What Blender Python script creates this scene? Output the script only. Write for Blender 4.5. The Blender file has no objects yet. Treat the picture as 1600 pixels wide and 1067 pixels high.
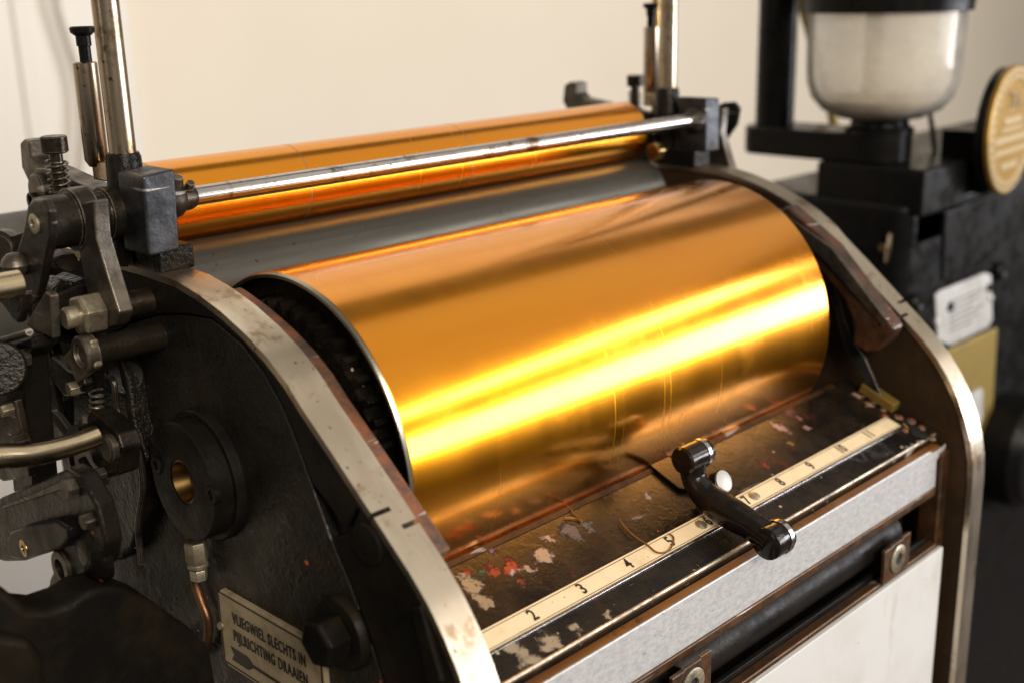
import bpy, bmesh, math, random
from mathutils import Vector, Matrix
random.seed(7)
D = bpy.data
SC = bpy.context.scene
COL = SC.collection
H = 1.45                                   # height of the lens above the floor

# ------------------------------------------------------------------ camera
VX = (2740 - 800, 533.5 + 65)              # vanishing point of the roller axis (right, up)
VZX, VZY = 160.0, 6240.0                   # vanishing point of the plumb line
F = math.sqrt(VX[1] * VZY - VX[0] * VZX)
_X = Vector((VX[0], VX[1], -F)).normalized()
_Z = Vector((-VZX, VZY, F)).normalized()
_Y = _Z.cross(_X)
RM = Matrix((_X, _Y, _Z))                  # camera vector -> world vector
cd = D.cameras.new('camera')
cam = D.objects.new('camera', cd)
COL.objects.link(cam)
cam.matrix_world = Matrix.Translation((0, 0, H)) @ RM.to_4x4()
cd.sensor_width = 36
cd.lens = F * 36 / 1600
cd.clip_start, cd.clip_end = 0.01, 60
cd.dof.use_dof = True
cd.dof.focus_distance = 0.53
cd.dof.aperture_fstop = 6.3
SC.camera = cam

# ------------------------------------------------------------------ world and lamps
w = D.worlds.new('World')
SC.world = w
w.use_nodes = True
bg = w.node_tree.nodes['Background']
bg.inputs[0].default_value = (1.0, 0.90, 0.76, 1)
bg.inputs[1].default_value = 0.17


def area(name, loc, target, sx, sy, power, col):
    l = D.lights.new(name, 'AREA')
    l.shape = 'RECTANGLE'
    l.size, l.size_y = sx, sy
    l.energy = power
    l.color = col
    o = D.objects.new(name, l)
    COL.objects.link(o)
    o.location = Vector(loc) + Vector((0, 0, H))
    d = (Vector(target) - Vector(loc)).normalized()
    o.rotation_euler = d.to_track_quat('-Z', 'Y').to_euler()
    return o


# the room's window in front of the machine, two panes one above the other, and added fills for ceiling bounce and wall, plus a warm side lamp
area('window_light_low', (2.65, -1.65, -0.08), (0.44, 0.33, -0.08), 1.9, 0.60, 62, (0.97, 0.97, 1.0))
area('window_light_high', (2.60, -1.70, 0.93), (0.44, 0.33, 0.5), 1.5, 0.26, 17, (1.0, 0.93, 0.86))
area('ceiling_bounce_fill_front', (1.8, -1.05, 1.45), (1.8, -1.049, 0), 3.2, 2.9, 17, (1.0, 0.92, 0.80))  # added fill standing in for light bounced off the ceiling
area('ceiling_bounce_fill_rear', (1.5, 1.32, 1.45), (1.5, 1.321, 0), 3.0, 0.7, 5.5, (1.0, 0.92, 0.80))  # second added ceiling fill; the gap between leaves a darker band on the drum
area('wall_fill_light', (-0.4, -2.3, 1.35), (3.1, 1.75, 0.1), 1.8, 1.0, 112, (1.0, 0.88, 0.73))  # added fill aimed at the back wall, kept clear of the drum's reflections
area('side_lamp_light', (-2.2, 0.2, 0.5), (0.2, 0.5, -0.2), 0.5, 0.9, 4, (1.0, 0.8, 0.55))
SC.view_settings.view_transform = 'Standard'
SC.view_settings.look = 'None'
SC.view_settings.exposure = 0
SC.view_settings.gamma = 1
SC.view_settings.use_curve_mapping = False
SC.render.engine = 'CYCLES'
SC.cycles.max_bounces = 8


# ------------------------------------------------------------------ pixel -> point helpers (lens at the origin)
def ray(px, py):
    return RM @ Vector((px - 800, 533.5 - py, -F))


def PX(p, x):
    r = ray(*p)
    return r * (x / r.x)


def PY(p, y):
    r = ray(*p)
    return r * (y / r.y)


# ------------------------------------------------------------------ materials
MATS = {}


class NT:
    def __init__(s, name):
        s.m = D.materials.new(name)
        s.m.use_nodes = True
        s.t = s.m.node_tree
        s.n = s.t.nodes
        s.b = s.n['Principled BSDF']
        s.co = s.n.new('ShaderNodeTexCoord').outputs['Object']

    def link(s, a, b):
        s.t.links.new(a, b)

    def val(s, inp, v):
        if hasattr(v, 'links'):
            s.link(v, inp)
        else:
            inp.default_value = v

    def mapped(s, scale):
        m = s.n.new('ShaderNodeMapping')
        s.link(s.co, m.inputs[0])
        m.inputs['Scale'].default_value = scale
        return m.outputs[0]

    def noise(s, scale, detail=4, rough=0.6, vec=None, out='Fac', dist=0):
        n = s.n.new('ShaderNodeTexNoise')
        s.link(vec or s.co, n.inputs['Vector'])
        n.inputs['Scale'].default_value = scale
        n.inputs['Detail'].default_value = detail
        n.inputs['Roughness'].default_value = rough
        n.inputs['Distortion'].default_value = dist
        return n.outputs[out]

    def voro(s, scale, vec=None):
        n = s.n.new('ShaderNodeTexVoronoi')
        s.link(vec or s.co, n.inputs['Vector'])
        n.inputs['Scale'].default_value = scale
        return n.outputs['Distance'], n.outputs['Color']

    def math(s, op, a, b=0.0, c=None):
        n = s.n.new('ShaderNodeMath')
        n.operation = op
        s.val(n.inputs[0], a)
        s.val(n.inputs[1], b)
        if c is not None:
            s.val(n.inputs[2], c)
        return n.outputs[0]

    def ramp(s, v, lo, hi, a=0.0, b=1.0):
        n = s.n.new('ShaderNodeMapRange')
        n.interpolation_type = 'SMOOTHSTEP'
        s.val(n.inputs[0], v)
        n.inputs[1].default_value = lo
        n.inputs[2].default_value = hi
        n.inputs[3].default_value = a
        n.inputs[4].default_value = b
        return n.outputs[0]

    def mix(s, f, a, b):
        n = s.n.new('ShaderNodeMix')
        n.data_type = 'RGBA'
        s.val(n.inputs[0], f)
        for i, v in ((6, a), (7, b)):
            if hasattr(v, 'links'):
                s.link(v, n.inputs[i])
            else:
                n.inputs[i].default_value = (*v, 1)
        return n.outputs[2]

    def bump(s, h, strength, dist=0.001, prev=None):
        n = s.n.new('ShaderNodeBump')
        n.inputs['Strength'].default_value = strength
        n.inputs['Distance'].default_value = dist
        s.link(h, n.inputs['Height'])
        if prev:
            s.link(prev, n.inputs['Normal'])
        s.link(n.outputs[0], s.b.inputs['Normal'])
        return n.outputs[0]

    def fin(s, col, metal, rough, **kw):
        b = s.b.inputs
        if hasattr(col, 'links'):
            s.link(col, b['Base Color'])
        else:
            b['Base Color'].default_value = (*col, 1)
        s.val(b['Metallic'], metal)
        s.val(b['Roughness'], rough)
        for k, v in kw.items():
            s.val(b[k.replace('_', ' ')], v)
        return s.m

    def edges(s, radius=0.0012, lo=0.02, hi=0.22):
        bv = s.n.new('ShaderNodeBevel')
        bv.samples = 4
        bv.inputs['Radius'].default_value = radius
        ge = s.n.new('ShaderNodeNewGeometry')
        dt = s.n.new('ShaderNodeVectorMath')
        dt.operation = 'DOT_PRODUCT'
        s.link(bv.outputs[0], dt.inputs[0])
        s.link(ge.outputs['Normal'], dt.inputs[1])
        e = s.ramp(s.math('SUBTRACT', 1.0, dt.outputs['Value']), lo, hi)
        return s.math('MULTIPLY', e, s.ramp(s.noise(140, 4, 0.7), 0.3, 0.6))

    def specks(s, col, scale, size, share, c):
        """paint spots: only SHARE of the voronoi cells carry one"""
        d, cc = s.voro(scale)
        sep = s.n.new('ShaderNodeSeparateColor')
        s.link(cc, sep.inputs[0])
        on = s.math('LESS_THAN', sep.outputs[0], share)
        n = s.noise(scale * 3, 2)
        lim = s.math('MULTIPLY', sep.outputs[1], size)
        spot = s.math('LESS_THAN', s.math('ADD', d, s.math('MULTIPLY', n, 0.12)), s.math('ADD', lim, 0.08))
        return s.mix(s.math('MULTIPLY', on, spot), col, c)


def black_paint(name, base, rough, spot=0.03, grain=0.35, warm=(0.015, 0.011, 0.007), spec=0.11):
    t = NT(name)
    big = t.noise(34, 6, 0.7)
    col = t.mix(t.ramp(big, 0.42, 0.72), base, warm)
    fine = t.noise(520, 3, 0.6)
    col = t.specks(col, 95, 0.16, spot, (0.5, 0.09, 0.02))
    col = t.specks(col, 150, 0.14, spot, (0.55, 0.5, 0.4))
    r = t.ramp(t.noise(60, 5, 0.7), 0.3, 0.75, rough - 0.12, rough + 0.18)
    t.bump(t.math('ADD', fine, t.math('MULTIPLY', t.noise(120, 4, 0.6), 1.5)), grain, 0.0006)
    return t.fin(col, 0.0, r, Specular_IOR_Level=spec)


def worn_iron(name, a, b, rough, metal=0.75, grain=0.4, wear=0.8):
    t = NT(name)
    n = t.noise(70, 7, 0.72)
    col = t.mix(t.ramp(n, 0.35, 0.68), a, b)
    col = t.mix(t.ramp(t.noise(26, 5, 0.7), 0.5, 0.68), col, (0.05, 0.033, 0.02))
    col = t.mix(t.ramp(t.noise(60, 2, 0.5, t.mapped((0.5, 0.5, 7)), dist=0.5), 0.69, 0.72), col, (0.30, 0.28, 0.26))
    if wear:
        col = t.mix(t.math('MULTIPLY', t.edges(), wear), col, (0.50, 0.45, 0.38))
    col = t.specks(col, 130, 0.14, 0.03, (0.45, 0.1, 0.02))
    r = t.ramp(t.noise(110, 5, 0.7), 0.3, 0.7, rough - 0.1, rough + 0.15)
    t.bump(t.math('ADD', t.noise(420, 4, 0.65), t.noise(140, 3)), grain, 0.0005)
    return t.fin(col, metal, r)


def brushed(name, a, b, rough, axis=(1, 1, 1), metal=1.0, stain=None, stain_amt=0.55, coat=0.0):
    t = NT(name)
    streak = t.noise(30, 5, 0.65, t.mapped(axis))
    col = t.mix(t.ramp(streak, 0.3, 0.72), a, b)
    if stain:
        col = t.mix(t.ramp(t.noise(46, 7, 0.75), stain_amt, stain_amt + 0.13), col, stain)
        col = t.mix(t.ramp(t.noise(300, 3, 0.6), 0.66, 0.72), col, tuple(c * 0.35 for c in stain))
    r = t.ramp(streak, 0.25, 0.75, rough - 0.05, rough + 0.1)
    t.bump(streak, 0.12, 0.0003)
    return t.fin(col, metal, r, Coat_Weight=coat)


def build_mats():
    M = MATS
    # amber lacquered brass of the ink drums
    t = NT('amber_brass')
    fine = t.noise(1400, 2, 0.5)
    lng = t.noise(7, 4, 0.6, t.mapped((0.35, 3, 3)))
    c = t.mix(t.ramp(lng, 0.3, 0.7), (0.81, 0.285, 0.004), (0.87, 0.345, 0.008))
    c = t.mix(t.ramp(t.noise(700, 2), 0.76, 0.8), c, (0.92, 0.6, 0.15))
    ring = t.noise(5, 2, 0.5, t.mapped((14, 0.6, 0.6)))
    r = t.ramp(ring, 0.3, 0.75, 0.185, 0.21)
    r = t.math('ADD', r, t.math('MULTIPLY', t.ramp(lng, 0.35, 0.65), 0.03))
    smudge = t.noise(24, 6, 0.75, t.mapped((1, 0.7, 0.7)))
    r = t.math('ADD', r, t.ramp(smudge, 0.5, 0.78, 0.0, 0.07))
    coat_r = t.ramp(smudge, 0.35, 0.75, 0.12, 0.2)
    scr = t.noise(9, 2, 0.3, t.mapped((40, 0.5, 0.5)))
    r = t.math('ADD', r, t.ramp(scr, 0.68, 0.76, 0.0, 0.10))
    wave = t.noise(5, 2, 0.5, t.mapped((1, 2.2, 2.2)))
    b1 = t.bump(t.math('MULTIPLY', fine, 0.5), 0.05, 0.0002)
    t.bump(wave, 0.05, 0.004, b1)
    M['amber'] = t.fin(c, 1.0, r, Coat_Weight=0.55, Coat_Roughness=coat_r, Coat_IOR=1.5)
    M['drum_edge'] = brushed('drum_edge_steel', (0.6, 0.62, 0.55), (0.35, 0.36, 0.3), 0.25)
    M['black'] = black_paint('black_machine_paint', (0.008, 0.007, 0.006), 0.42)
    M['panel_black'] = black_paint('satin_black_panel', (0.008, 0.007, 0.006), 0.36, 0.055, 0.7, (0.018, 0.014, 0.010), 0.32)
    M['black_plain'] = black_paint('black_machine_paint_clean', (0.006, 0.0055, 0.005), 0.42, 0.006)
    M['black_gloss'] = black_paint('black_oily_paint', (0.009, 0.008, 0.007), 0.22, 0.05, 0.6)
    M['black_soft'] = black_paint('black_enamel', (0.006, 0.006, 0.0065), 0.3, 0.0, 0.05, (0.008, 0.007, 0.0065))
    M['gloss_lever'] = black_paint('glossy_black_lever', (0.008, 0.007, 0.006), 0.2, 0.03, 0.12, (0.03, 0.014, 0.006), 0.3)
    M['grease'] = black_paint('black_grease', (0.006, 0.005, 0.004), 0.16, 0.08, 1.0)
    M['brown_black'] = black_paint('brown_stained_paint', (0.030, 0.019, 0.011), 0.45, 0.05, 0.4, (0.055, 0.030, 0.014))
    M['bronze'] = worn_iron('worn_bronze', (0.16, 0.075, 0.03), (0.07, 0.04, 0.025), 0.42)
    M['dark_bronze'] = worn_iron('dark_bronze_blade', (0.10, 0.045, 0.014), (0.03, 0.018, 0.010), 0.45, 0.6, 0.4, 0.0)
    M['rust'] = worn_iron('rusty_ink_crust', (0.22, 0.075, 0.03), (0.05, 0.04, 0.035), 0.55, 0.1, 1.0)
    M['ink_brown'] = worn_iron('dried_brown_ink', (0.075, 0.026, 0.010), (0.016, 0.010, 0.007), 0.35, 0.0, 0.8)
    M['iron'] = worn_iron('worn_grey_iron', (0.125, 0.108, 0.087), (0.05, 0.043, 0.037), 0.38)
    M['iron_dark'] = worn_iron('dark_worn_iron', (0.018, 0.015, 0.012), (0.048, 0.041, 0.033), 0.33)
    M['iron_blue'] = worn_iron('blue_grey_worn_iron', (0.060, 0.064, 0.072), (0.020, 0.021, 0.024), 0.40)
    M['steel'] = brushed('polished_rim_steel', (0.68, 0.60, 0.48), (0.50, 0.42, 0.32), 0.30, (2.2, 0.6, 0.6), stain=(0.34, 0.24, 0.15), stain_amt=0.54)
    M['chrome'] = brushed('chrome_rod', (0.56, 0.54, 0.54), (0.36, 0.335, 0.32), 0.2, (0.4, 4, 4), stain=(0.12, 0.08, 0.055), stain_amt=0.52)
    M['post'] = brushed('stained_post_steel', (0.46, 0.39, 0.31), (0.30, 0.235, 0.155), 0.24, (5, 5, 0.5), stain=(0.17, 0.11, 0.05), stain_amt=0.50)
    M['brassy'] = brushed('old_brass', (0.62, 0.42, 0.16), (0.36, 0.24, 0.09), 0.25, (1, 1, 1), stain=(0.12, 0.08, 0.03))
    M['brassy_bright'] = brushed('bright_brass_cup', (0.22, 0.14, 0.05), (0.12, 0.075, 0.028), 0.30, (1, 1, 1), stain=(0.2, 0.13, 0.05), stain_amt=0.62)
    M['olive'] = brushed('olive_brass', (0.30, 0.21, 0.05), (0.20, 0.14, 0.035), 0.45, (1, 1, 1), metal=0.5)
    M['nickel'] = brushed('nickel_tube', (0.70, 0.60, 0.44), (0.50, 0.40, 0.26), 0.2, (1, 1, 1), stain=(0.14, 0.11, 0.07), stain_amt=0.62)
    M['roller'] = brushed('dark_steel_roller', (0.10, 0.098, 0.088), (0.07, 0.067, 0.058), 0.33, (0.3, 3, 3), metal=0.7, stain=(0.09, 0.08, 0.065), stain_amt=0.66)
    M['grey_rubber'] = black_paint('grey_roller_rubber', (0.11, 0.105, 0.098), 0.55, 0.0, 0.1, (0.08, 0.074, 0.066), 0.2)
    M['dull_nut'] = worn_iron('dull_steel_nut', (0.42, 0.37, 0.27), (0.2, 0.17, 0.12), 0.38)
    M['copper_strip'] = brushed('copper_coloured_strip', (0.42, 0.17, 0.035), (0.25, 0.095, 0.022), 0.38, (0.3, 3, 3), metal=0.5, stain=(0.07, 0.03, 0.012), stain_amt=0.6)
    M['hole'] = NT('dark_hole').fin((0.003, 0.003, 0.003), 0, 0.7)
    M['ink_black'] = NT('printed_black').fin((0.010, 0.009, 0.008), 0, 0.45)
    M['print_grey'] = NT('faded_print').fin((0.16, 0.15, 0.14), 0, 0.6)
    M['copper_wire'] = NT('copper_brown_wire').fin((0.22, 0.10, 0.03), 0.4, 0.4)

    t = NT('silver_painted_bar')
    c = t.mix(t.ramp(t.noise(300, 7, 0.8, t.mapped((0.7, 1, 1.4))), 0.38, 0.66), (0.60, 0.61, 0.635), (0.43, 0.435, 0.44))
    c = t.mix(t.ramp(t.noise(420, 3, 0.6, t.mapped((0.6, 1, 2))), 0.66, 0.74), c, (0.15, 0.135, 0.12))
    c = t.mix(t.ramp(t.noise(22, 5, 0.7), 0.6, 0.8), c, (0.5, 0.47, 0.42))
    t.bump(t.noise(500, 4), 0.25, 0.0003)
    M['silver'] = t.fin(c, 0.35, 0.42)

    t = NT('white_painted_panel')
    c = t.mix(t.ramp(t.noise(18, 6, 0.7), 0.4, 0.75), (0.57, 0.575, 0.575), (0.49, 0.485, 0.47))
    c = t.mix(t.ramp(t.noise(260, 4, 0.7), 0.66, 0.78), c, (0.42, 0.39, 0.36))
    c = t.mix(t.ramp(t.noise(40, 6, 0.75, t.mapped((1, 1, 0.25))), 0.60, 0.78), c, (0.44, 0.415, 0.37))
    c = t.mix(t.ramp(t.noise(30, 2, 0.4, t.mapped((1.5, 1, 9)), dist=1.2), 0.745, 0.755), c, (0.28, 0.24, 0.22))
    t.bump(t.noise(420, 4), 0.2, 0.0003)
    M['white'] = t.fin(c, 0.0, 0.5)

    t = NT('cream_enamel_scale')
    c = t.mix(t.ramp(t.noise(80, 6, 0.7), 0.45, 0.8), (0.80, 0.68, 0.46), (0.66, 0.53, 0.33))
    c = t.mix(t.ramp(t.noise(90, 3, 0.5, t.mapped((1, 6, 6)), dist=1.5), 0.70, 0.74), c, (0.26, 0.19, 0.11))
    c = t.mix(t.ramp(t.noise(430, 2), 0.72, 0.76), c, (0.12, 0.09, 0.05))
    M['cream'] = t.fin(c, 0.0, 0.38, Coat_Weight=0.2)

    t = NT('engraved_brass_plate')
    c = t.mix(t.ramp(t.noise(60, 6, 0.7), 0.4, 0.7), (0.46, 0.38, 0.25), (0.30, 0.24, 0.15))
    c = t.specks(c, 260, 0.12, 0.1, (0.1, 0.07, 0.04))
    M['plate'] = t.fin(c, 0.35, 0.45)
    t = NT('aluminium_label')
    c = t.mix(t.ramp(t.noise(40, 5, 0.7), 0.35, 0.7), (0.50, 0.50, 0.50), (0.36, 0.345, 0.32))
    M['alu_label'] = t.fin(c, 0.3, 0.45)

    t = NT('gold_medal')
    c = t.mix(t.ramp(t.noise(120, 5, 0.7), 0.4, 0.7), (0.32, 0.185, 0.03), (0.20, 0.115, 0.02))
    M['gold'] = t.fin(c, 0.6, 0.42)
    M['gold_pale'] = NT('pale_gold_relief').fin((0.44, 0.335, 0.18), 0.4, 0.4)

    t = NT('wall_plaster')
    c = t.mix(t.ramp(t.noise(1.4, 4, 0.6), 0.3, 0.75), (0.78, 0.71, 0.60), (0.74, 0.665, 0.555))
    t.bump(t.noise(90, 5), 0.15, 0.002)
    M['wall'] = t.fin(c, 0, 0.7)
    t = NT('white_door_paint')
    c = t.mix(t.noise(2.0, 3), (0.82, 0.79, 0.74), (0.78, 0.745, 0.69))
    M['wall_white'] = t.fin(c, 0, 0.55)
    M['cable'] = NT('pale_cable').fin((0.55, 0.50, 0.44), 0, 0.5)
    t = NT('dark_shop_floor')
    c = t.mix(t.ramp(t.noise(5, 6, 0.75), 0.35, 0.7), (0.035, 0.026, 0.02), (0.075, 0.055, 0.042))
    c = t.mix(t.ramp(t.noise(14, 5, 0.7), 0.55, 0.7), c, (0.06, 0.06, 0.07))
    M['floor'] = t.fin(c, 0, 0.6)

    g = NT('jar_glass')
    for n in list(g.n):
        if n.type not in ('OUTPUT_MATERIAL', 'TEX_COORD'):
            g.n.remove(n)
    tr = g.n.new('ShaderNodeBsdfTransparent')
    tr.inputs[0].default_value = (0.985, 0.98, 0.97, 1)
    gl = g.n.new('ShaderNodeBsdfGlossy')
    gl.inputs['Roughness'].default_value = 0.04
    du = g.n.new('ShaderNodeBsdfTranslucent')
    du.inputs[0].default_value = (0.93, 0.90, 0.83, 1)
    fr = g.n.new('ShaderNodeLayerWeight')
    fr.inputs['Blend'].default_value = 0.10
    m1 = g.n.new('ShaderNodeMixShader')
    m2 = g.n.new('ShaderNodeMixShader')
    g.link(g.ramp(g.noise(40, 5, 0.7), 0.3, 0.75, 0.30, 0.50), m1.inputs[0])
    g.link(tr.outputs[0], m1.inputs[1])
    df = g.n.new('ShaderNodeBsdfDiffuse')
    df.inputs[0].default_value = (0.95, 0.92, 0.85, 1)
    m0 = g.n.new('ShaderNodeMixShader')
    m0.inputs[0].default_value = 0.5
    g.link(du.outputs[0], m0.inputs[1])
    g.link(df.outputs[0], m0.inputs[2])
    g.link(m0.outputs[0], m1.inputs[2])
    g.link(fr.outputs['Fresnel'], m2.inputs[0])
    g.link(m1.outputs[0], m2.inputs[1])
    g.link(gl.outputs[0], m2.inputs[2])
    out = [n for n in g.n if n.type == 'OUTPUT_MATERIAL'][0]
    g.link(m2.outputs[0], out.inputs[0])
    M['glass'] = g.m
    t = NT('spray_powder')
    c = t.mix(t.noise(60, 5), (0.62, 0.50, 0.37), (0.50, 0.39, 0.28))
    M['powder'] = t.fin(c, 0, 0.9)


build_mats()


# ------------------------------------------------------------------ mesh helpers
class G:
    def __init__(s):
        s.bm = bmesh.new()

    def face(s, vs):
        try:
            return s.bm.faces.new(vs)
        except ValueError:
            return None

    def prism(s, pts, vec):
        a = [s.bm.verts.new(Vector(p)) for p in pts]
        b = [s.bm.verts.new(Vector(p) + Vector(vec)) for p in pts]
        s.face(a)
        s.face(b[::-1])
        n = len(a)
        for i in range(n):
            s.face((a[i], a[(i + 1) % n], b[(i + 1) % n], b[i]))
        return s

    def box(s, x0, x1, y0, y1, z0, z1):
        return s.prism([(x0, y0, z0), (x1, y0, z0), (x1, y1, z0), (x0, y1, z0)], (0, 0, z1 - z0))

    def yz(s, pts, x0, x1):
        return s.prism([(x0, p[0], p[1]) for p in pts], (x1 - x0, 0, 0))

    def lathe(s, p0, axis, prof, n=48, closed=False, caps=(1, 1)):
        """PROF: (distance along axis, radius); radius 0 closes to a point"""
        ax = Vector(axis).normalized()
        u = ax.orthogonal().normalized()
        v = ax.cross(u)
        p0 = Vector(p0)
        rings = []
        for t, r in prof:
            if r <= 1e-7:
                rings.append([s.bm.verts.new(p0 + ax * t)])
            else:
                rings.append([s.bm.verts.new(p0 + ax * t + (u * math.cos(2 * math.pi * k / n) + v * math.sin(2 * math.pi * k / n)) * r) for k in range(n)])
        pairs = list(zip(rings[:-1], rings[1:]))
        if closed:
            pairs.append((rings[-1], rings[0]))
        for a, b in pairs:
            for k in range(n):
                j = (k + 1) % n
                if len(a) == 1 and len(b) == 1:
                    continue
                if len(a) == 1:
                    s.face((a[0], b[k], b[j]))
                elif len(b) == 1:
                    s.face((a[k], a[j], b[0]))
                else:
                    s.face((a[k], a[j], b[j], b[k]))
        if not closed:
            for r, c in zip((rings[0], rings[-1]), caps):
                if len(r) > 2 and c:
                    s.face(r)
        return s

    def cyl(s, p0, p1, r, r1=None, n=32, ch=0.0):
        p0, p1 = Vector(p0), Vector(p1)
        L = (p1 - p0).length
        r1 = r if r1 is None else r1
        pr = [(0, r), (L, r1)] if not ch else [(0, r - ch), (ch, r), (L - ch, r1), (L, r1 - ch)]
        return s.lathe(p0, p1 - p0, pr, n)

    def hexa(s, p0, p1, r):
        L = (Vector(p1) - Vector(p0)).length
        return s.lathe(p0, Vector(p1) - Vector(p0), [(0, r * 0.94), (L * 0.1, r), (L * 0.88, r), (L, r * 0.86)], 6)

    def tube(s, pts, r, n=16, sub=6):
        P = [Vector(p) for p in pts]
        R = r if isinstance(r, (list, tuple)) else [r] * len(P)
        Q, RR = [], []
        for i in range(len(P) - 1):
            a, b, c, d = P[max(i - 1, 0)], P[i], P[i + 1], P[min(i + 2, len(P) - 1)]
            for k in range(sub):
                t = k / sub
                Q.append(0.5 * ((2 * b) + (c - a) * t + (2 * a - 5 * b + 4 * c - d) * t * t + (3 * b - a - 3 * c + d) * t ** 3))
                RR.append(R[i] * (1 - t) + R[i + 1] * t)
        Q.append(P[-1])
        RR.append(R[-1])
        up = (Q[1] - Q[0]).orthogonal().normalized()
        rings = []
        for i, q in enumerate(Q):
            tg = (Q[min(i + 1, len(Q) - 1)] - Q[max(i - 1, 0)]).normalized()
            up = (up - tg * up.dot(tg)).normalized()
            v = tg.cross(up)
            rings.append([s.bm.verts.new(q + (up * math.cos(2 * math.pi * k / n) + v * math.sin(2 * math.pi * k / n)) * RR[i]) for k in range(n)])
        for a, b in zip(rings[:-1], rings[1:]):
            for k in range(n):
                s.face((a[k], a[(k + 1) % n], b[(k + 1) % n], b[k]))
        s.face(rings[0])
        s.face(rings[-1])
        return s

    def mirror(s, c):
        for v in s.bm.verts:
            v.co.x = c - v.co.x
        return s


def thing(name, label, cat, base, group=None):
    o = D.objects.new(name, None)
    o.empty_display_size = 0.02
    COL.objects.link(o)
    o.location = Vector(base) + Vector((0, 0, H))
    o['label'] = label
    o['category'] = cat
    if group:
        o['group'] = group
    return o


def mesh_of(name, g, mat, base, bevel, ang):
    bm = g.bm
    bmesh.ops.recalc_face_normals(bm, faces=bm.faces[:])
    for v in bm.verts:
        v.co = v.co + Vector((0, 0, H)) - base
    me = D.meshes.new(name)
    bm.to_mesh(me)
    bm.free()
    me.materials.append(MATS[mat] if isinstance(mat, str) else mat)
    for p in me.polygons:
        p.use_smooth = True
    me.set_sharp_from_angle(angle=math.radians(ang))
    return me


def root_of(o):
    while o.parent:
        o = o.parent
    return o


def part(name, g, mat, parent, bevel=0.0, ang=35, label=None, seg=2):
    base = Vector(root_of(parent).location)
    o = D.objects.new(name, mesh_of(name, g, mat, base, bevel, ang))
    COL.objects.link(o)
    o.parent = parent
    add_bevel(o, bevel, seg)
    if label:
        o['label'] = label
    return o


def add_bevel(o, bevel, seg=2):
    if bevel:
        m = o.modifiers.new('edge', 'BEVEL')
        m.width = bevel
        m.segments = seg
        m.limit_method = 'ANGLE'
        m.angle_limit = math.radians(40)
        m.harden_normals = True


def single(name, g, mat, label, cat, base, bevel=0.0, ang=35, group=None, kind=None):
    b = Vector(base) + Vector((0, 0, H))
    o = D.objects.new(name, mesh_of(name, g, mat, b, bevel, ang))
    COL.objects.link(o)
    o.location = b
    add_bevel(o, bevel)
    if kind:
        o['kind'] = kind
    if label:
        o['label'] = label
    if cat:
        o['category'] = cat
    if group:
        o['group'] = group
    return o


def text_mesh(name, body, size, org, ux, uy, mat, parent, depth=0.00012, sx=1.0, bold=0.0, space=1.0):
    """flat print: BODY centred on ORG, written along UX with its height along UY"""
    cu = D.curves.new('lettering', 'FONT')
    cu.body = body
    cu.size = size
    cu.align_x = 'CENTER'
    cu.align_y = 'CENTER'
    cu.extrude = depth
    cu.resolution_u = 3
    cu.offset = bold
    cu.space_character = space
    tmp = D.objects.new('lettering_source', cu)
    COL.objects.link(tmp)
    dg = bpy.context.evaluated_depsgraph_get()
    me = D.meshes.new_from_object(tmp.evaluated_get(dg))
    D.objects.remove(tmp)
    D.curves.remove(cu)
    ux, uy = Vector(ux).normalized(), Vector(uy).normalized()
    uz = ux.cross(uy)
    base = Vector(root_of(parent).location) - Vector((0, 0, H))
    for v in me.vertices:
        v.co = Vector(org) + ux * (v.co.x * sx) + uy * v.co.y + uz * v.co.z - base
    me.materials.clear()
    me.materials.append(MATS[mat])
    me.name = name
    o = D.objects.new(name, me)
    COL.objects.link(o)
    o.parent = parent
    return o


# ================================================================== the setting
XL0, XL1 = 0.240, 0.255                    # left cheek of the machine
XR1, XR0 = 0.624, 0.639                    # right cheek
XM = XL0 + XR0                             # mirror sum
WY = 1.75
single('wall', G().box(-3.0, 6.0, WY, WY + 0.1, -H, 1.6), 'wall', None, None, (0, WY, -H), kind='structure')
single('floor', G().box(-3.0, 6.0, -3.2, WY, -H - 0.05, -H), 'floor', None, None, (0, 0, -H), kind='structure')
# ------------------------------------------------------------------ white door leaf with a hanging cable, left of the plastered wall
e = PY((214, 120), WY - 0.03)
dr = thing('wall_panel', 'white painted panel standing proud of the cream wall', 'panel', (e.x - 0.45, WY - 0.03, -H))
part('panel_board', G().box(e.x - 0.9, e.x, WY - 0.03, WY, -H, 1.5), 'wall_white', dr, 0.006)
part('edge_strip', G().box(e.x - 0.18, e.x - 0.155, WY - 0.036, WY - 0.03, -H, 1.5), 'wall_white', dr, 0.003)
single('cable', G().tube([PY(p, WY - 0.05) for p in [(78, -120), (88, 0), (104, 60), (124, 130), (128, 200), (122, 300), (118, 420), (116, 700)]], 0.006, 10),
       'cable', 'thin pale cable hanging in a curve in front of the white panel', 'cable', PY((116, 700), WY - 0.05))

# ================================================================== frame of the press
fr = thing('press_frame', 'black iron press frame with two curved side cheeks and polished steel rims', 'printing press', (0.44, 0.42, -H))
PROF = [(0.60, -0.1135), (0.53, -0.1130), (0.47, -0.1126), (0.442, -0.1136), (0.425, -0.1166), (0.408, -0.1212), (0.392, -0.1272), (0.378, -0.1338),
        (0.366, -0.1416), (0.357, -0.1496), (0.340, -0.1630), (0.311, -0.1868), (0.2975, -0.1980), (0.288, -0.2075), (0.2806, -0.2172), (0.2740, -0.2280),
        (0.2685, -0.2400), (0.2645, -0.2520), (0.2620, -0.2640), (0.2610, -0.2780), (0.2608, -0.335), (0.2608, -0.47)]
PV = [Vector((0, a, b)) for a, b in PROF]
SL = [0.0]
for i in range(1, len(PV)):
    SL.append(SL[-1] + (PV[i] - PV[i - 1]).length)


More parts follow.
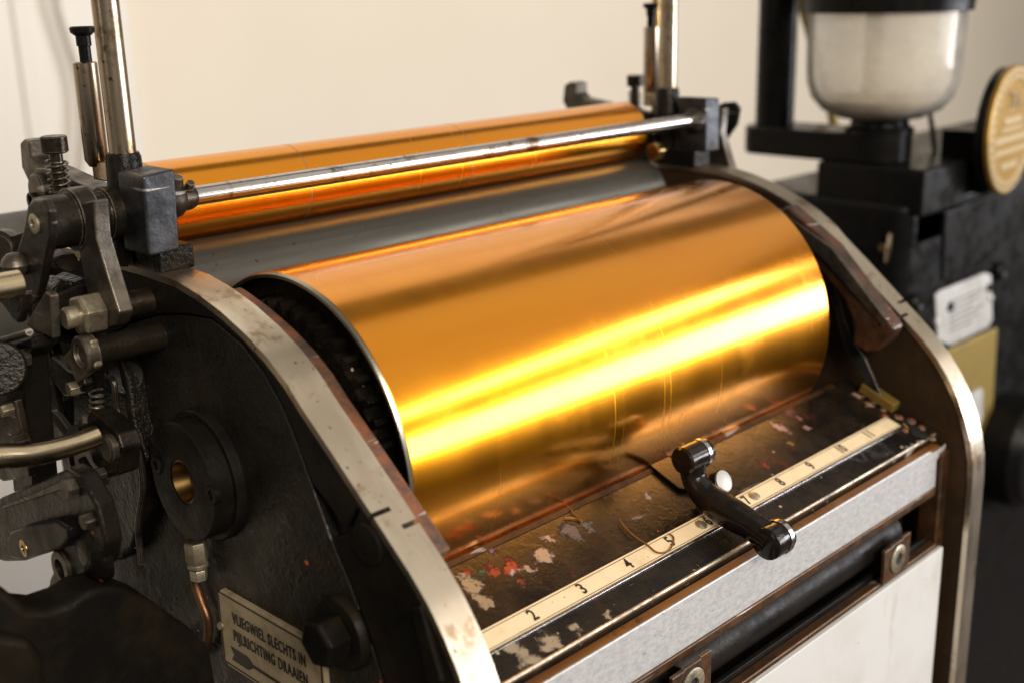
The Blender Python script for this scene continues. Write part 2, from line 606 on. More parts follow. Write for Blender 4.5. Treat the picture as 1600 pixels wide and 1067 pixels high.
def at_s(s):
    s = min(max(s, 0), SL[-1])
    for i in range(1, len(SL)):
        if s <= SL[i] + 1e-9:
            f = (s - SL[i - 1]) / (SL[i] - SL[i - 1])
            return PV[i - 1].lerp(PV[i], f)


def nrm_s(s):
    a, b = at_s(s - 0.006), at_s(s + 0.006)
    t = (b - a).normalized()
    n = Vector((0, t.z, -t.y))
    return n if n.z - n.y > 0 else -n


def s_near(y, z):
    return min((k * 0.0005 for k in range(int(SL[-1] / 0.0005))), key=lambda s: (at_s(s) - Vector((0, y, z))).length)


def offs(s, d):
    p = at_s(s) + nrm_s(s) * d
    return (p.y, p.z)


def strip(g, s0, s1, x0, x1, d0=-0.0025, d1=0.0006):
    n = max(4, int((s1 - s0) / 0.004))
    rows = []
    for k in range(n + 1):
        s = s0 + (s1 - s0) * k / n
        p, nn = at_s(s), nrm_s(s)
        rows.append([g.bm.verts.new(Vector((x, q.y, q.z))) for x, q in ((x0, p + nn * d0), (x0, p + nn * d1), (x1, p + nn * d1), (x1, p + nn * d0))])
    for a, b in zip(rows[:-1], rows[1:]):
        for k in range(4):
            g.face((a[k], a[(k + 1) % 4], b[(k + 1) % 4], b[k]))
    g.face(rows[0])
    g.face(rows[-1])
    return g


a0 = PX((597, 782), XL0)
a1 = PX((648, 817), XL1)
S_OUT, S_IN = s_near(a0.y, a0.z), s_near(a1.y, a1.z)
GROOVE = [(150, 540), (205, 502), (250, 490), (290, 490), (332, 497), (380, 536), (415, 582), (440, 628), (457, 668), (487, 752), (519, 842), (550, 916), (581, 1000), (605, 1080), (640, 1200)]
gv = [(PX(p, XL0).y, PX(p, XL0).z) for p in GROOVE]
gv.append((gv[-1][0], -0.47))
sg = [k * 0.006 for k in range(int(SL[-1] / 0.006) + 1)] + [SL[-1]]
for side in (0, 1):
    mir = (lambda g: g.mirror(XM)) if side else (lambda g: g)
    lab = 'right-hand cheek' if side else 'left-hand cheek'
    core = [offs(s, -0.0022) for s in sg] + [(0.2608, -0.62), (0.60, -0.62)]
    x0 = XL0 if side else 0.2465
    sp = part('side_plate', mir(G().yz(core, x0, XL1 - 0.0003)), 'brown_black' if side else 'panel_black', fr)
    # machined steel rim, upper piece and front cover piece meeting in a stepped joint
    xm = (XL0 + XL1) / 2 + 0.0005
    g = G()
    strip(g, 0.05, S_OUT - 0.0008, XL0 - 0.0003, xm)
    strip(g, 0.05, S_IN - 0.0008, xm, XL1 + 0.0003)
    part('upper_rim', mir(g), 'steel', sp, 0.0)
    g = G()
    strip(g, S_OUT + 0.0012, SL[-1], XL0 - 0.0003, xm)
    strip(g, S_IN + 0.0012, SL[-1], xm, XL1 + 0.0003)
    part('front_rim', mir(g), 'steel', sp, 0.0)
    if not side:
        up = [offs(s, -0.002) for s in sg if s < S_OUT - 0.001] + [offs(S_OUT - 0.001, -0.002)]
        q = PX((556, 792), XL0)
        q2 = PX((541, 826), XL0)
        lowg = [k for k in gv if k[1] < q2.z - 0.002]
        upg = [k for k in gv if k[1] >= q2.z - 0.002]
        part('upper_flange', G().yz(up + [(q.y, q.z), (q2.y, q2.z)] + upg[::-1] + [(0.60, gv[0][1])], XL0, 0.2463), 'black_plain', sp, 0.0006)
        lo = [offs(S_OUT + 0.0012, -0.002)] + [offs(s, -0.002) for s in sg if s > S_OUT + 0.001]
        q3 = PX((562, 797), XL0)
        q4 = PX((546, 832), XL0)
        part('front_cover', G().yz(lo + lowg[::-1] + [(q4.y, q4.z), (q3.y, q3.z)], XL0, 0.2463), 'black_plain', sp, 0.0006)
        ip = [(a_ + 0.0034, b_ - 0.0012) for a_, b_ in gv[1:-1]] + [(gv[-1][0] + 0.0034, -0.47), (0.58, -0.47), (0.58, gv[1][1])]
        part('inner_panel', G().yz(ip, 0.2412, 0.2466), 'panel_black', sp, 0.0012)
        c = PX((575, 850), XL0)
        part('hinge_pin', G().lathe((XL0 + 0.003, c.y, c.z), (-1, 0, 0), [(0, 0.0085), (0.0035, 0.0085), (0.0042, 0.0078), (0.0042, 0)], 32), 'black_plain', sp)
        cs = [(640, 950), (655, 945), (690, 1067), (672, 1080)]
        part('cover_rib', G().prism([PX(p, XL0 - 0.0022) for p in cs], (0.0035, 0, 0)), 'black_plain', sp, 0.001)
        # crusted inner liner that follows the rim
        s0, s1 = s_near(0.430, -0.1155), s_near(0.300, -0.196)
        g = G()
        strip(g, s0, s1, XL1 + 0.0002, XL1 + 0.0085, -0.012, -0.0025)
        part('inner_liner', g, 'rust', sp, 0.0012, label='rusty liner crusted with old ink')
        # hub flange, brass cup, screws
        hc = PX((332, 737), 0.2430)
        o = part('hub_flange', G().lathe((0.2430, hc.y, hc.z), (-1, 0, 0), [(0, 0.0295), (0.0050, 0.0295), (0.0060, 0.0287), (0.0060, 0.0264), (0.0140, 0.0264), (0.0150, 0.0256), (0.0150, 0.0100), (0.0020, 0.0100), (0.0020, 0)], 72), 'black_plain', fr, label='round black hub flange with a brass cup')
        xf = 0.2430 - 0.0150
        part('brass_cup', G().lathe((xf + 0.0004, hc.y, hc.z), (1, 0, 0), [(0, 0.0097), (0.0003, 0.0090), (0.0065, 0.0078), (0.0078, 0.0068), (0.0078, 0.0030), (0.0050, 0.0026), (0.0046, 0.0)], 48, caps=(0, 0)), 'brassy_bright', o)
        for p in ((245, 726), (331, 773)):
            c = PX(p, xf)
            part('socket_screw', G().lathe((xf + 0.002, c.y, c.z), (-1, 0, 0), [(0, 0.0043), (0.0024, 0.0043), (0.0028, 0.0039), (0.0028, 0.0021), (0.0006, 0.0021), (0.0006, 0)], 24), 'black_plain', o)
        # grease fitting with its bent copper line
        c = PX((307, 862), 0.2345)
        o = part('grease_fitting', G().hexa((c.x, c.y, c.z + 0.0055), (c.x, c.y, c.z - 0.0050), 0.0052), 'dull_nut', fr, 0.0004, 30)
        part('fitting_collar', G().cyl((c.x, c.y, c.z - 0.0050), (c.x, c.y, c.z - 0.0072), 0.0046, ch=0.0005), 'dull_nut', o)
        part('fitting_nut', G().hexa((c.x, c.y, c.z - 0.0080), (c.x, c.y, c.z - 0.0135), 0.0040), 'dull_nut', o, 0.0003, 30)
        part('grease_line', G().tube([PX(p, 0.2375) for p in [(302, 868), (304, 905), (313, 935), (325, 968), (324, 1000), (312, 1024), (300, 1008), (285, 985)]], 0.0021, 12), 'bronze', o)
        # maker's turning-direction plate
        xp = 0.2388
        cs = [PX(p, xp) for p in ((337, 916), (503, 1012), (512, 1132), (349, 1034))]
        cen = sum(cs, Vector()) / 4
        ux = (cs[1] - cs[0]).normalized()
        uy = (cs[0] - cs[3])
        uy = (uy - ux * uy.dot(ux)).normalized()
        wv = (cs[1] - cs[0]).length
        hv = abs((cs[0] - cs[3]).dot(uy))
        c0 = cs[3] + (cs[0] - cs[3]) * 0.0
        org = cs[0] - uy * hv
        sk = (cs[3] - org).dot(ux)

        def plp(u, v):                      # plate point: u along, v down from the top left corner
            return cs[0] + ux * (u * wv + sk * v * 0.5) - uy * (v * hv)
        rnd = 0.05
        outl = [plp(rnd, 0), plp(1 - rnd, 0), plp(1, rnd * 2), plp(1, 1 - rnd * 2), plp(1 - rnd, 1), plp(rnd, 1), plp(0, 1 - rnd * 2), plp(0, rnd * 2)]
        o = part('direction_plate', G().prism(outl, (0.0030, 0, 0)), 'plate', fr, 0.0004, label='small brass plate with Dutch lettering and an arrow')
        up_off = Vector((-0.00025, 0, 0))
        for q0, q1 in (((0.03, 0.035), (0.97, 0.05)), ((0.03, 0.95), (0.97, 0.965)), ((0.012, 0.08), (0.022, 0.92)), ((0.978, 0.08), (0.988, 0.92))):
            part('border_line', G().prism([plp(q0[0], q0[1]) + up_off, plp(q1[0], q0[1]) + up_off, plp(q1[0], q1[1]) + up_off, plp(q0[0], q1[1]) + up_off], (0.0006, 0, 0)), 'ink_black', o)
        text_mesh('lettering', 'VLIEGWIEL SLECHTS IN', 0.0076, plp(0.50, 0.29) + up_off, ux, uy, 'ink_black', o, sx=0.62, bold=0.00010, space=1.14)
        text_mesh('lettering', 'PIJLRICHTING DRAAIEN', 0.0076, plp(0.50, 0.52) + up_off, ux, uy, 'ink_black', o, sx=0.62, bold=0.00010, space=1.14)
        ar = [(0.10, 0.70), (0.27, 0.70), (0.31, 0.75), (0.31, 0.765), (0.72, 0.765), (0.70, 0.70), (0.90, 0.785), (0.70, 0.87), (0.72, 0.80), (0.31, 0.80), (0.31, 0.82), (0.27, 0.87), (0.10, 0.87), (0.13, 0.785)]
        part('arrow_mark', G().prism([plp(*k) + up_off for k in ar], (0.0006, 0, 0)), 'ink_black', o)
        for k in ((0.012, 0.5), (0.985, 0.55)):
            c = plp(*k)
            part('drive_pin', G().lathe(c + Vector((0.001, 0, 0)), (-1, 0, 0), [(0, 0.0022), (0.0014, 0.0022), (0.0022, 0.0014), (0.0024, 0)], 20), 'dull_nut', o)
        # hexagon bolt beside the plate
        c = PX((540, 985), 0.2412)
        o = part('hexagon_bolt', G().hexa((0.2372, c.y, c.z), (0.2262, c.y, c.z), 0.0105), 'black_plain', fr, 0.0008, 30)
        part('washer', G().lathe((0.2418, c.y, c.z), (-1, 0, 0), [(0, 0.0155), (0.003, 0.0155), (0.0046, 0.0145), (0.0046, 0)], 48), 'black_plain', o)
# body of the machine below and behind the cheeks, down to the floor
part('cross_tie', G().box(XL1 - 0.001, XR1 + 0.001, 0.46, 0.56, -0.40, -0.26), 'black_plain', fr, 0.004)
part('lower_body', G().box(0.16, 0.70, 0.30, 0.60, -H + 0.10, -0.60), 'black_plain', fr, 0.01)
part('foot', G().box(0.12, 0.74, 0.26, 0.64, -H, -H + 0.11), 'black_plain', fr, 0.01)
# ink-stained arm and sealing strip on the inside of the right cheek
arm = [(1216, 330), (1230, 322), (1300, 384), (1388, 500), (1398, 515), (1390, 530), (1374, 548), (1352, 552), (1332, 540), (1330, 500), (1318, 470), (1280, 425)]
o = part('ink_arm', G().prism([PX(p, 0.606) for p in arm], (0.012, 0, 0)), 'ink_brown', fr, 0.0022, label='brown ink-stained arm with a rounded end')
part('arm_cap', G().prism([PX(p, 0.6045) for p in [(1214, 327), (1300, 388), (1386, 500), (1378, 512), (1290, 412), (1212, 342)]], (0.004, 0, 0)), 'iron', o, 0.001)
part('arm_bolt', G().tube([PX((1355, 525), 0.619), PX((1355, 525), 0.626)], 0.006, 16), 'black', o)
part('seal_strip', G().prism([PX(p, 0.612) for p in [(1292, 440), (1302, 446), (1330, 530), (1352, 560), (1378, 620), (1368, 622), (1340, 575), (1318, 540)]], (0.002, 0, 0)), 'iron_blue', fr, 0.0005)

# ================================================================== large ink drum
DC, DR = (0.409, -0.189), 0.078
DX0, DX1 = 0.270, 0.580
dm = thing('ink_drum', 'large amber brass ink drum lying between the two side cheeks', 'drum', (0.425, DC[0], DC[1] - DR))
L = DX1 - DX0
o = part('drum_shell', G().lathe((DX0, DC[0], DC[1]), (1, 0, 0), [(0.0010, DR - 0.0003), (0.0016, DR), (L - 0.0016, DR), (L - 0.001, DR - 0.0003)], 200, caps=(0, 0)), 'amber', dm, ang=12)
part('drum_edge', G().lathe((DX0, DC[0], DC[1]), (1, 0, 0), [(0.0012, DR - 0.0001), (0, DR - 0.0008), (0, DR - 0.0022), (0.012, DR - 0.0026)], 160, caps=(0, 0)), 'drum_edge', dm)
o = part('end_disc', G().lathe((DX0 + 0.006, DC[0], DC[1]), (-1, 0, 0), [(0, DR - 0.0026), (0.001, DR - 0.003), (0.001, DR - 0.010), (-0.002, DR - 0.011), (-0.002, 0.02), (0.004, 0.02), (0.004, 0)], 96), 'grease', dm)
for k in range(44):
    a = 2 * math.pi * k / 44
    d = Vector((0, math.cos(a), math.sin(a)))
    t_ = Vector((0, -math.sin(a), math.cos(a)))
    c = Vector((DX0 + 0.008, DC[0], DC[1]))
    h = 0.0021
    part('gear_tooth', G().prism([c + d * (DR - 0.0165) + t_ * h, c + d * (DR - 0.0115) + t_ * h * 0.6, c + d * (DR - 0.0115) - t_ * h * 0.6, c + d * (DR - 0.0165) - t_ * h], (-0.0105, 0, 0)), 'grease', o)
part('gear_body', G().lathe((DX0 + 0.008, DC[0], DC[1]), (-1, 0, 0), [(0, DR - 0.0165), (0.0100, DR - 0.0165), (0.0100, 0)], 96), 'grease', o)
part('far_disc', G().lathe((DX1 - 0.005, DC[0], DC[1]), (1, 0, 0), [(0, DR - 0.001), (0.003, DR - 0.002), (0.003, 0)], 64), 'black', dm)
part('shaft', G().cyl((0.250, DC[0], DC[1]), (0.630, DC[0], DC[1]), 0.012), 'iron_dark', dm)

# ================================================================== steel roller and upper amber drum
a = math.radians(36)
RC = (DC[0] + 0.100 * math.cos(a), DC[1] + 0.100 * math.sin(a))
rl = thing('steel_roller', 'dark grey steel roller between the large and the small amber drum', 'roller', (0.44, RC[0], RC[1] - 0.022))
part('roller_barrel', G().lathe((0.262, *RC), (1, 0, 0), [(0, 0.0205), (0.001, 0.022), (0.344, 0.022), (0.345, 0.0205)], 96), 'roller', rl)
part('journal', G().cyl((0.250, *RC), (0.262, *RC), 0.008), 'iron_dark', rl)
part('journal', G().cyl((0.607, *RC), (0.628, *RC), 0.008), 'iron_dark', rl)
UC = (0.505, -0.0917)
UR = 0.020
ud = thing('distributor_drum', 'slim amber brass drum above the dark steel roller', 'drum', (0.44, UC[0], UC[1] - UR))
part('drum_shell', G().lathe((0.263, *UC), (1, 0, 0), [(0, UR - 0.001), (0.0007, UR), (0.343, UR), (0.345, UR - 0.001)], 120), 'amber', ud, ang=12)
part('end_ring', G().lathe((0.2632, *UC), (-1, 0, 0), [(0, UR - 0.0006), (0.0012, UR - 0.001), (0.0012, UR - 0.004), (-0.004, UR - 0.005), (-0.004, 0)], 64), 'drum_edge', ud)
part('end_ring', G().lathe((0.6078, *UC), (1, 0, 0), [(0, UR - 0.0016), (0.001, UR - 0.003), (0.001, 0)], 64), 'iron_dark', ud)
for sx in (0.342, 0.452):
    part('seam', G().lathe((sx, *UC), (1, 0, 0), [(0, UR + 0.00004), (0.0002, UR + 0.00006), (0.0004, UR + 0.00004)], 90), 'bronze', ud)
part('journal', G().cyl((0.245, *UC), (0.2632, *UC), 0.007), 'iron_dark', ud)
part('journal', G().cyl((0.6078, *UC), (0.632, *UC), 0.007), 'iron_dark', ud)
c = PY((1007, 241), 0.478)
part('brass_nut', G().hexa((0.603, c.y, c.z), (0.611, c.y, c.z), 0.0062), 'brassy', rl, 0.0006)

# ================================================================== chromed guide rod
RD = (0.463, -0.179 * 0.463)
rd = thing('guide_rod', 'polished chrome guide rod running in front of the slim amber drum', 'rod', (0.44, *RD))
part('rod_bar', G().cyl((0.252, *RD), (0.627, *RD), 0.0043, n=40), 'chrome', rd)
o = part('end_collar', G().lathe((0.2495, *RD), (1, 0, 0), [(0, 0.0080), (0.003, 0.0084), (0.0065, 0.0078), (0.0085, 0.0060), (0.0125, 0.0056), (0.0145, 0.0047)], 40), 'iron_dark', rd)
part('set_screw', G().tube([(0.2545, RD[0] - 0.002, RD[1] + 0.004), (0.2545, RD[0] - 0.004, RD[1] + 0.0100)], [0.0034, 0.0030], 12, 2), 'iron', o)
part('set_screw', G().tube([(0.2600, RD[0] - 0.003, RD[1] + 0.003), (0.2600, RD[0] - 0.006, RD[1] + 0.0070)], [0.0022, 0.0018], 12, 2), 'iron', o)
part('end_collar', G().lathe((0.6295, *RD), (-1, 0, 0), [(0, 0.0085), (0.004, 0.0088), (0.008, 0.0065), (0.011, 0.0047)], 32), 'iron_dark', rd)


# ================================================================== roller brackets on the two cheeks
def bracket(side):
    mir = (lambda g: g.mirror(XM)) if side else (lambda g: g)
    nm = 'right' if side else 'left'
    bx = XM - 0.247 if side else 0.247
    lab = ('black roller bracket with support leg on the cheek next to the powder jar' if side
           else 'worn black roller bracket with crank arm and link on the cheek with the lettered plate')
    th = thing('roller_bracket', lab, 'bracket', (bx, 0.47, -0.113), 'roller brackets')
    yb = 0.4545
    blk = [(222, 276), (274, 264), (282, 391), (233, 402)]
    part('clamp_block', mir(G().prism([PY(p, yb) for p in blk], (0, 0.022, 0))), 'iron_blue', th, 0.0014, label='scratched blue-grey clamp block')
    part('pad', mir(G().box(0.2415, 0.2585, yb + 0.003, yb + 0.034, -0.1128, PY((233, 402), yb).z + 0.002)), 'grease', th, 0.001)
    yc, zc = 0.483, PY((58, 352), 0.483).z
    zc2 = zc
    part('shaft_boss', mir(G().lathe((0.2035, yc, zc2), (1, 0, 0), [(0, 0.0100), (0.0005, 0.0112), (0.0130, 0.0114), (0.0130, 0.0134), (0.0210, 0.0134), (0.0210, 0.0100), (0.0275, 0.0100), (0.0275, 0.0118), (0.042, 0.0118), (0.0425, 0.011)], 48)), 'iron_dark', th)
    cr = [(42, 322), (52, 312), (66, 312), (76, 330), (78, 372), (72, 398), (64, 440), (56, 470), (40, 478), (22, 462), (14, 428), (24, 398), (36, 360)]
    o = part('crank_arm', mir(G().prism([PX(p, 0.1990) for p in cr], (0.0040, 0, 0))), 'iron_dark', th, 0.0012)
    c = PX((55, 350), 0.1990)
    part('pivot_pin', mir(G().lathe((0.2000, c.y, c.z), (-1, 0, 0), [(0, 0.0042), (0.0018, 0.0042), (0.0022, 0.0036), (0.0022, 0.0020), (0.0006, 0.0018), (0.0006, 0)], 24)), 'dull_nut', o)
    lk = [(112, 322), (145, 313), (150, 372), (170, 440), (186, 490), (180, 508), (160, 516), (146, 500), (138, 470), (122, 390)]
    o = part('link_bar', mir(G().prism([PX(p, 0.2170) for p in lk], (0.0070, 0, 0))), 'iron', th, 0.0010, label='flat worn grey link bar')
    c = PX((155, 487), 0.2170)
    part('hexagon_nut', mir(G().hexa((0.2172, c.y, c.z), (0.2070, c.y, c.z), 0.0092)), 'dull_nut', o, 0.0005, 30)
    part('bolt_end', mir(G().lathe((0.2075, c.y, c.z), (-1, 0, 0), [(0, 0.0047), (0.0052, 0.0047), (0.0062, 0.0038), (0.0062, 0)], 24)), 'dull_nut', o)
    part('pivot_shaft', mir(G().cyl((0.217, c.y, c.z), (0.2405, c.y, c.z), 0.006)), 'iron_dark', o)
    # post socket
    pc = (0.2467, 0.489)
    zt = PY((196, 238), 0.489).z
    part('post_socket', mir(G().lathe((pc[0], pc[1], -0.113), (0, 0, 1), [(0, 0.0095), (0.020, 0.0088), (zt + 0.113 - 0.002, 0.0076), (zt + 0.113, 0.0068)], 40)), 'black_gloss', th)
    part('rear_web', mir(G().box(0.2415, 0.2520, 0.476, 0.540, -0.1128, -0.080)), 'black_gloss', th, 0.002)
    # adjusting screw with spring
    tx, ty = 0.2335, 0.527
    zk0, zk1 = PY((88, 240), ty).z, PY((88, 212), ty).z
    zs = PY((88, 318), ty).z
    sb = PX((55, 300), 0.2350)
    o = part('seat_boss', mir(G().lathe((0.2350, sb.y, sb.z), (1, 0, 0), [(0, 0.0076), (0.0008, 0.0086), (0.014, 0.0086), (0.014, 0)], 32)), 'iron', th)
    sb = PX((47, 315), 0.2320)
    part('stub_pipe', mir(G().lathe((0.2320, sb.y, sb.z), (1, 0, 0), [(0, 0.0030), (0, 0.0040), (0.007, 0.0040), (0.007, 0.0030)], 24, closed=True)), 'iron_dark', o)
    part('screw_seat', mir(G().cyl((tx - 0.002, ty, zs - 0.006), (tx + 0.013, ty, zs - 0.006), 0.0095)), 'iron', th)
    o = part('adjusting_screw', mir(G().cyl((tx, ty, zs - 0.01), (tx, ty, zk0), 0.0030, n=20)), 'iron_dark', th)
    part('knurled_head', mir(knurl(tx, ty, zk0, zk1, 0.0055)), 'iron_dark', o, ang=20)
    hx = []
    nt = 7.5
    for k in range(int(nt * 14)):
        q = k / (nt * 14)
        an = q * nt * 2 * math.pi
        hx.append((tx + 0.0045 * math.cos(an), ty + 0.0045 * math.sin(an), zs - 0.002 + (zk0 - zs - 0.001) * q))
    part('spring', mir(G().tube(hx, 0.00062, 8, 1)), 'iron_dark', o)
    # hooked lever behind
    xh = 0.2385
    hk = [(30, 224), (36, 218), (45, 221), (48, 244), (56, 257), (78, 266), (120, 286), (150, 300), (148, 318), (80, 304), (46, 290), (33, 262)]
    part('hook_lever', mir(G().prism([PX(p, xh) for p in hk], (0.0125, 0, 0))), 'iron', th, 0.0012)
    return th


def knurl(x, y, z0, z1, r):
    g = G()
    n, m = 60, 9
    rows = []
    prof = [(z0, r * 0.8), (z0 + 0.0008, r)] + [(z0 + 0.0008 + (z1 - z0 - 0.0014) * k / m, r) for k in range(1, m + 1)] + [(z1, r * 0.93)]
    for i, (z, rr) in enumerate(prof):
        row = []
        for k in range(n):
            a_ = 2 * math.pi * k / n
            d = (0.00028 if (k + i) % 2 else -0.0001) if 1 <= i <= m + 1 else 0
            row.append(g.bm.verts.new((x + (rr + d) * math.cos(a_), y + (rr + d) * math.sin(a_), z)))
        rows.append(row)
    for p, q in zip(rows[:-1], rows[1:]):
        for k in range(n):
            g.face((p[k], p[(k + 1) % n], q[(k + 1) % n], q[k]))
    g.face(rows[0])
    g.face(rows[-1])
    return g


for side in (0, 1):
    bracket(side)

# ================================================================== upright posts and spring plungers
for side in (0, 1):
    mir = (lambda g: g.mirror(XM)) if side else (lambda g: g)
    by = 'beside the powder jar arm' if side else 'beside the knurled adjusting screw'
    zt = PY((196, 238), 0.489).z
    px_ = XM - 0.2467 if side else 0.2467
    single('upright_post', mir(G().cyl((0.2467, 0.489, zt - 0.004), (0.2467, 0.489, 0.16), 0.0058, n=40)), 'post',
           'stained round steel post rising ' + by, 'post', (px_, 0.489, zt), 0, group='upright posts')
    p0, p1 = PY((150, 246), 0.506), PY((150, 96), 0.506)
    xq = 0.2425
    pl = thing('spring_plunger', 'short steel spring plunger with black knob ' + by, 'plunger', (XM - xq if side else xq, 0.506, p0.z), 'spring plungers')
    part('sleeve', mir(G().lathe((xq, 0.506, p0.z - 0.004), (0, 0, 1), [(0, 0.0035), (0.003, 0.0052), (p1.z - p0.z + 0.0035, 0.0052), (p1.z - p0.z + 0.004, 0.0046)], 28)), 'post', pl)
    part('lug', mir(G().box(xq - 0.002, xq + 0.006, 0.490, 0.508, p0.z - 0.010, p0.z - 0.001)), 'post', pl, 0.001)
    k1, k2, k3, k4 = (PY((146, v), 0.506).z for v in (72, 56, 50, 43))
    part('stem', mir(G().lathe((xq + 0.0007, 0.506, p1.z - 0.002), (0, 0, 1), [(0, 0.0026), (k1 - p1.z + 0.002, 0.0026), (k1 - p1.z + 0.0022, 0.0032), (k2 - p1.z + 0.002, 0.0032)], 24)), 'black_soft', pl)
    part('knob', mir(G().lathe((xq + 0.0007, 0.506, k2), (0, 0, 1), [(0, 0.0032), (k3 - k2, 0.0052), (k4 - k2, 0.0054), (k4 - k2 + 0.0006, 0.0046), (k4 - k2 + 0.0006, 0)], 28)), 'black_soft', pl)
c0, c1 = PY((1024, 168), 0.52), PY((1032, -60), 0.52)
single('brass_tube', G().cyl((c0.x, 0.52, c0.z - 0.03), (c0.x, 0.52, c1.z), 0.0030, n=20), 'brassy', 'thin yellow brass tube standing behind the upright post beside the powder jar arm', 'tube', (c0.x, 0.52, c0.z - 0.03))

# ================================================================== grey roller of the press behind the left bracket
m = -ray(10, 333).z / ray(10, 333).y
ry, rr_ = 0.66, 0.06
rz = -m * ry - rr_ * math.sqrt(1 + m * m)
fo = thing('form_roller', 'smooth grey roller at the back behind the crank arm', 'roller', (0.1, ry, rz - rr_))
part('roller_barrel', G().cyl((-0.25, ry, rz), (0.285, ry, rz), rr_, n=72, ch=0.002), 'grey_rubber', fo)
part('journal', G().cyl((0.284, ry, rz), (0.32, ry, rz), 0.014), 'iron_dark', fo)

# ================================================================== levers and linkage on the outside of the left cheek
lk = thing('trip_linkage', 'oily black levers, pins and clamps crowded beside the hub flange', 'linkage', (0.20, 0.47, -0.30))


def plate(name, pts, x, th, mat, bev=0.0010, parent=None, label=None):
    return part(name, G().prism([PX(p, x) for p in pts], (th, 0, 0)), mat, parent or lk, bev, label=label)


o = part('guide_block', G().prism([PY(p, 0.487) for p in [(84, 462), (142, 440), (147, 545), (82, 532)]], (0, 0.022, 0)), 'black_gloss', lk, 0.0012)
part('grease_lump', G().prism([PY(p, 0.490) for p in [(80, 462), (86, 448), (104, 440), (120, 442), (136, 434), (142, 442), (112, 458)]], (0, 0.022, 0)), 'grease', o, 0.002)
o = part('worn_cam', G().prism([PY(p, 0.500) for p in [(80, 404), (100, 398), (118, 396), (124, 412), (118, 426), (106, 427), (92, 420)]], (0, 0.012, 0)), 'iron', lk, 0.001)
part('tie_rod', G().cyl(PY((34, 443), 0.468), PY((-40, 457), 0.468), 0.0056, ch=0.0008), 'nickel', lk)
part('ball_end', G().lathe(PX((24, 414), 0.196) - Vector((0, 0, 0.0055)), (0, 0, 1), [(0, 0), (0.0008, 0.003), (0.003, 0.0052), (0.0055, 0.006), (0.008, 0.0052), (0.0102, 0.003), (0.011, 0)], 24), 'iron', lk)
plate('back_plate', [(10, 372), (40, 360), (52, 420), (36, 470), (24, 462)], 0.232, 0.006, 'iron_dark')
part('back_knob', G().cyl(PX((-6, 392), 0.226), PX((14, 388), 0.236), 0.010, ch=0.002), 'iron_dark', lk)
o = plate('eye_plate', [(-12, 462), (38, 456), (34, 486), (27, 506), (18, 498), (6, 480)], 0.185, 0.004, 'iron_dark')
c = PX((22, 473), 0.1848)
part('eye_hole', G().cyl((0.1852, c.y, c.z), (0.1846, c.y, c.z), 0.0042, n=24), 'hole', o)
plate('shoulder_plate', [(38, 508), (62, 470), (70, 455), (78, 462), (82, 530), (62, 520)], 0.195, 0.004, 'iron')
o = plate('pivot_clamp', [(97, 558), (122, 530), (140, 532), (148, 574), (118, 598), (108, 572)], 0.206, 0.004, 'dull_nut')
c = PX((132, 553), 0.206)
part('clamp_ring', G().lathe((0.2085, c.y, c.z), (-1, 0, 0), [(-0.001, 0.0080), (0.0040, 0.0080), (0.0048, 0.0073), (0.0048, 0.0050), (0.0030, 0.0047), (0.0030, 0)], 40), 'iron', o)
part('clamp_pin', G().cyl((0.209, c.y, c.z), (0.2445, c.y, c.z), 0.0060), 'black_gloss', o)
plate('release_lever', [(48, 545), (50, 532), (60, 526), (72, 531), (80, 556), (104, 578), (126, 588), (131, 604), (120, 620), (100, 620), (84, 600), (66, 566), (54, 560)], 0.211, 0.006, 'iron_dark', 0.0016)
o = plate('vertical_strap', [(4, 540), (46, 527), (50, 545), (34, 560), (40, 640), (52, 760), (20, 770), (10, 640)], 0.190, 0.012, 'black_gloss', 0.0014)
part('strap_roller', G().cyl(PX((-4, 575), 0.176), PX((-4, 575), 0.192), 0.0115, ch=0.001), 'black_gloss', o)
plate('outer_strap', [(-16, 632), (22, 624), (38, 700), (46, 745), (4, 752), (-16, 740)], 0.183, 0.004, 'iron_dark')
plate('flat_guard', [(52, 592), (72, 570), (98, 625), (100, 690), (84, 720), (58, 700)], 0.224, 0.006, 'iron_dark')
# bent nickel tube in its clamp
part('bent_tube', G().tube([PY(p, 0.455) for p in [(-40, 716), (0, 712), (40, 710), (80, 703), (120, 692), (152, 680)]], [0.0054, 0.0052, 0.0050, 0.0048, 0.0046, 0.0046], 24), 'nickel', lk, label='bent shiny nickel tube')
o = plate('tube_clamp', [(132, 655), (140, 641), (160, 655), (183, 678), (190, 702), (184, 742), (166, 748), (144, 722), (136, 690)], 0.212, 0.010, 'iron_dark', 0.0012)
c = PX((176, 698), 0.212)
part('clamp_bolt', G().lathe((0.2125, c.y, c.z), (-1, 0, 0), [(0, 0.0062), (0.003, 0.0062), (0.004, 0.005), (0.004, 0)], 28), 'iron', o)
part('split_pin', G().cyl(PX((132, 650), 0.209), PX((133, 662), 0.209), 0.0012, n=10), 'dull_nut', o)
part('short_pin', G().cyl(PX((114, 673), 0.199), PX((142, 668), 0.213), 0.0027, n=14), 'black_gloss', o)
g = G()
arc = [PX(p, 0.2105) for p in [(128, 715), (136, 733), (148, 746), (166, 752)]]
part('drip_lip', g.tube(arc, [0.0018, 0.0026, 0.0026, 0.0016], 12), 'black_gloss', o)
plate('cable_shield', [(150, 520), (172, 530), (196, 600), (205, 660), (226, 720), (226, 800), (206, 860), (178, 880), (160, 800), (150, 700), (140, 620)], 0.232, 0.012, 'grease', 0.003)
part('frame_lug', G().cyl(PX((196, 588), 0.234), PX((196, 588), 0.2468), 0.0085, ch=0.001), 'black', lk)
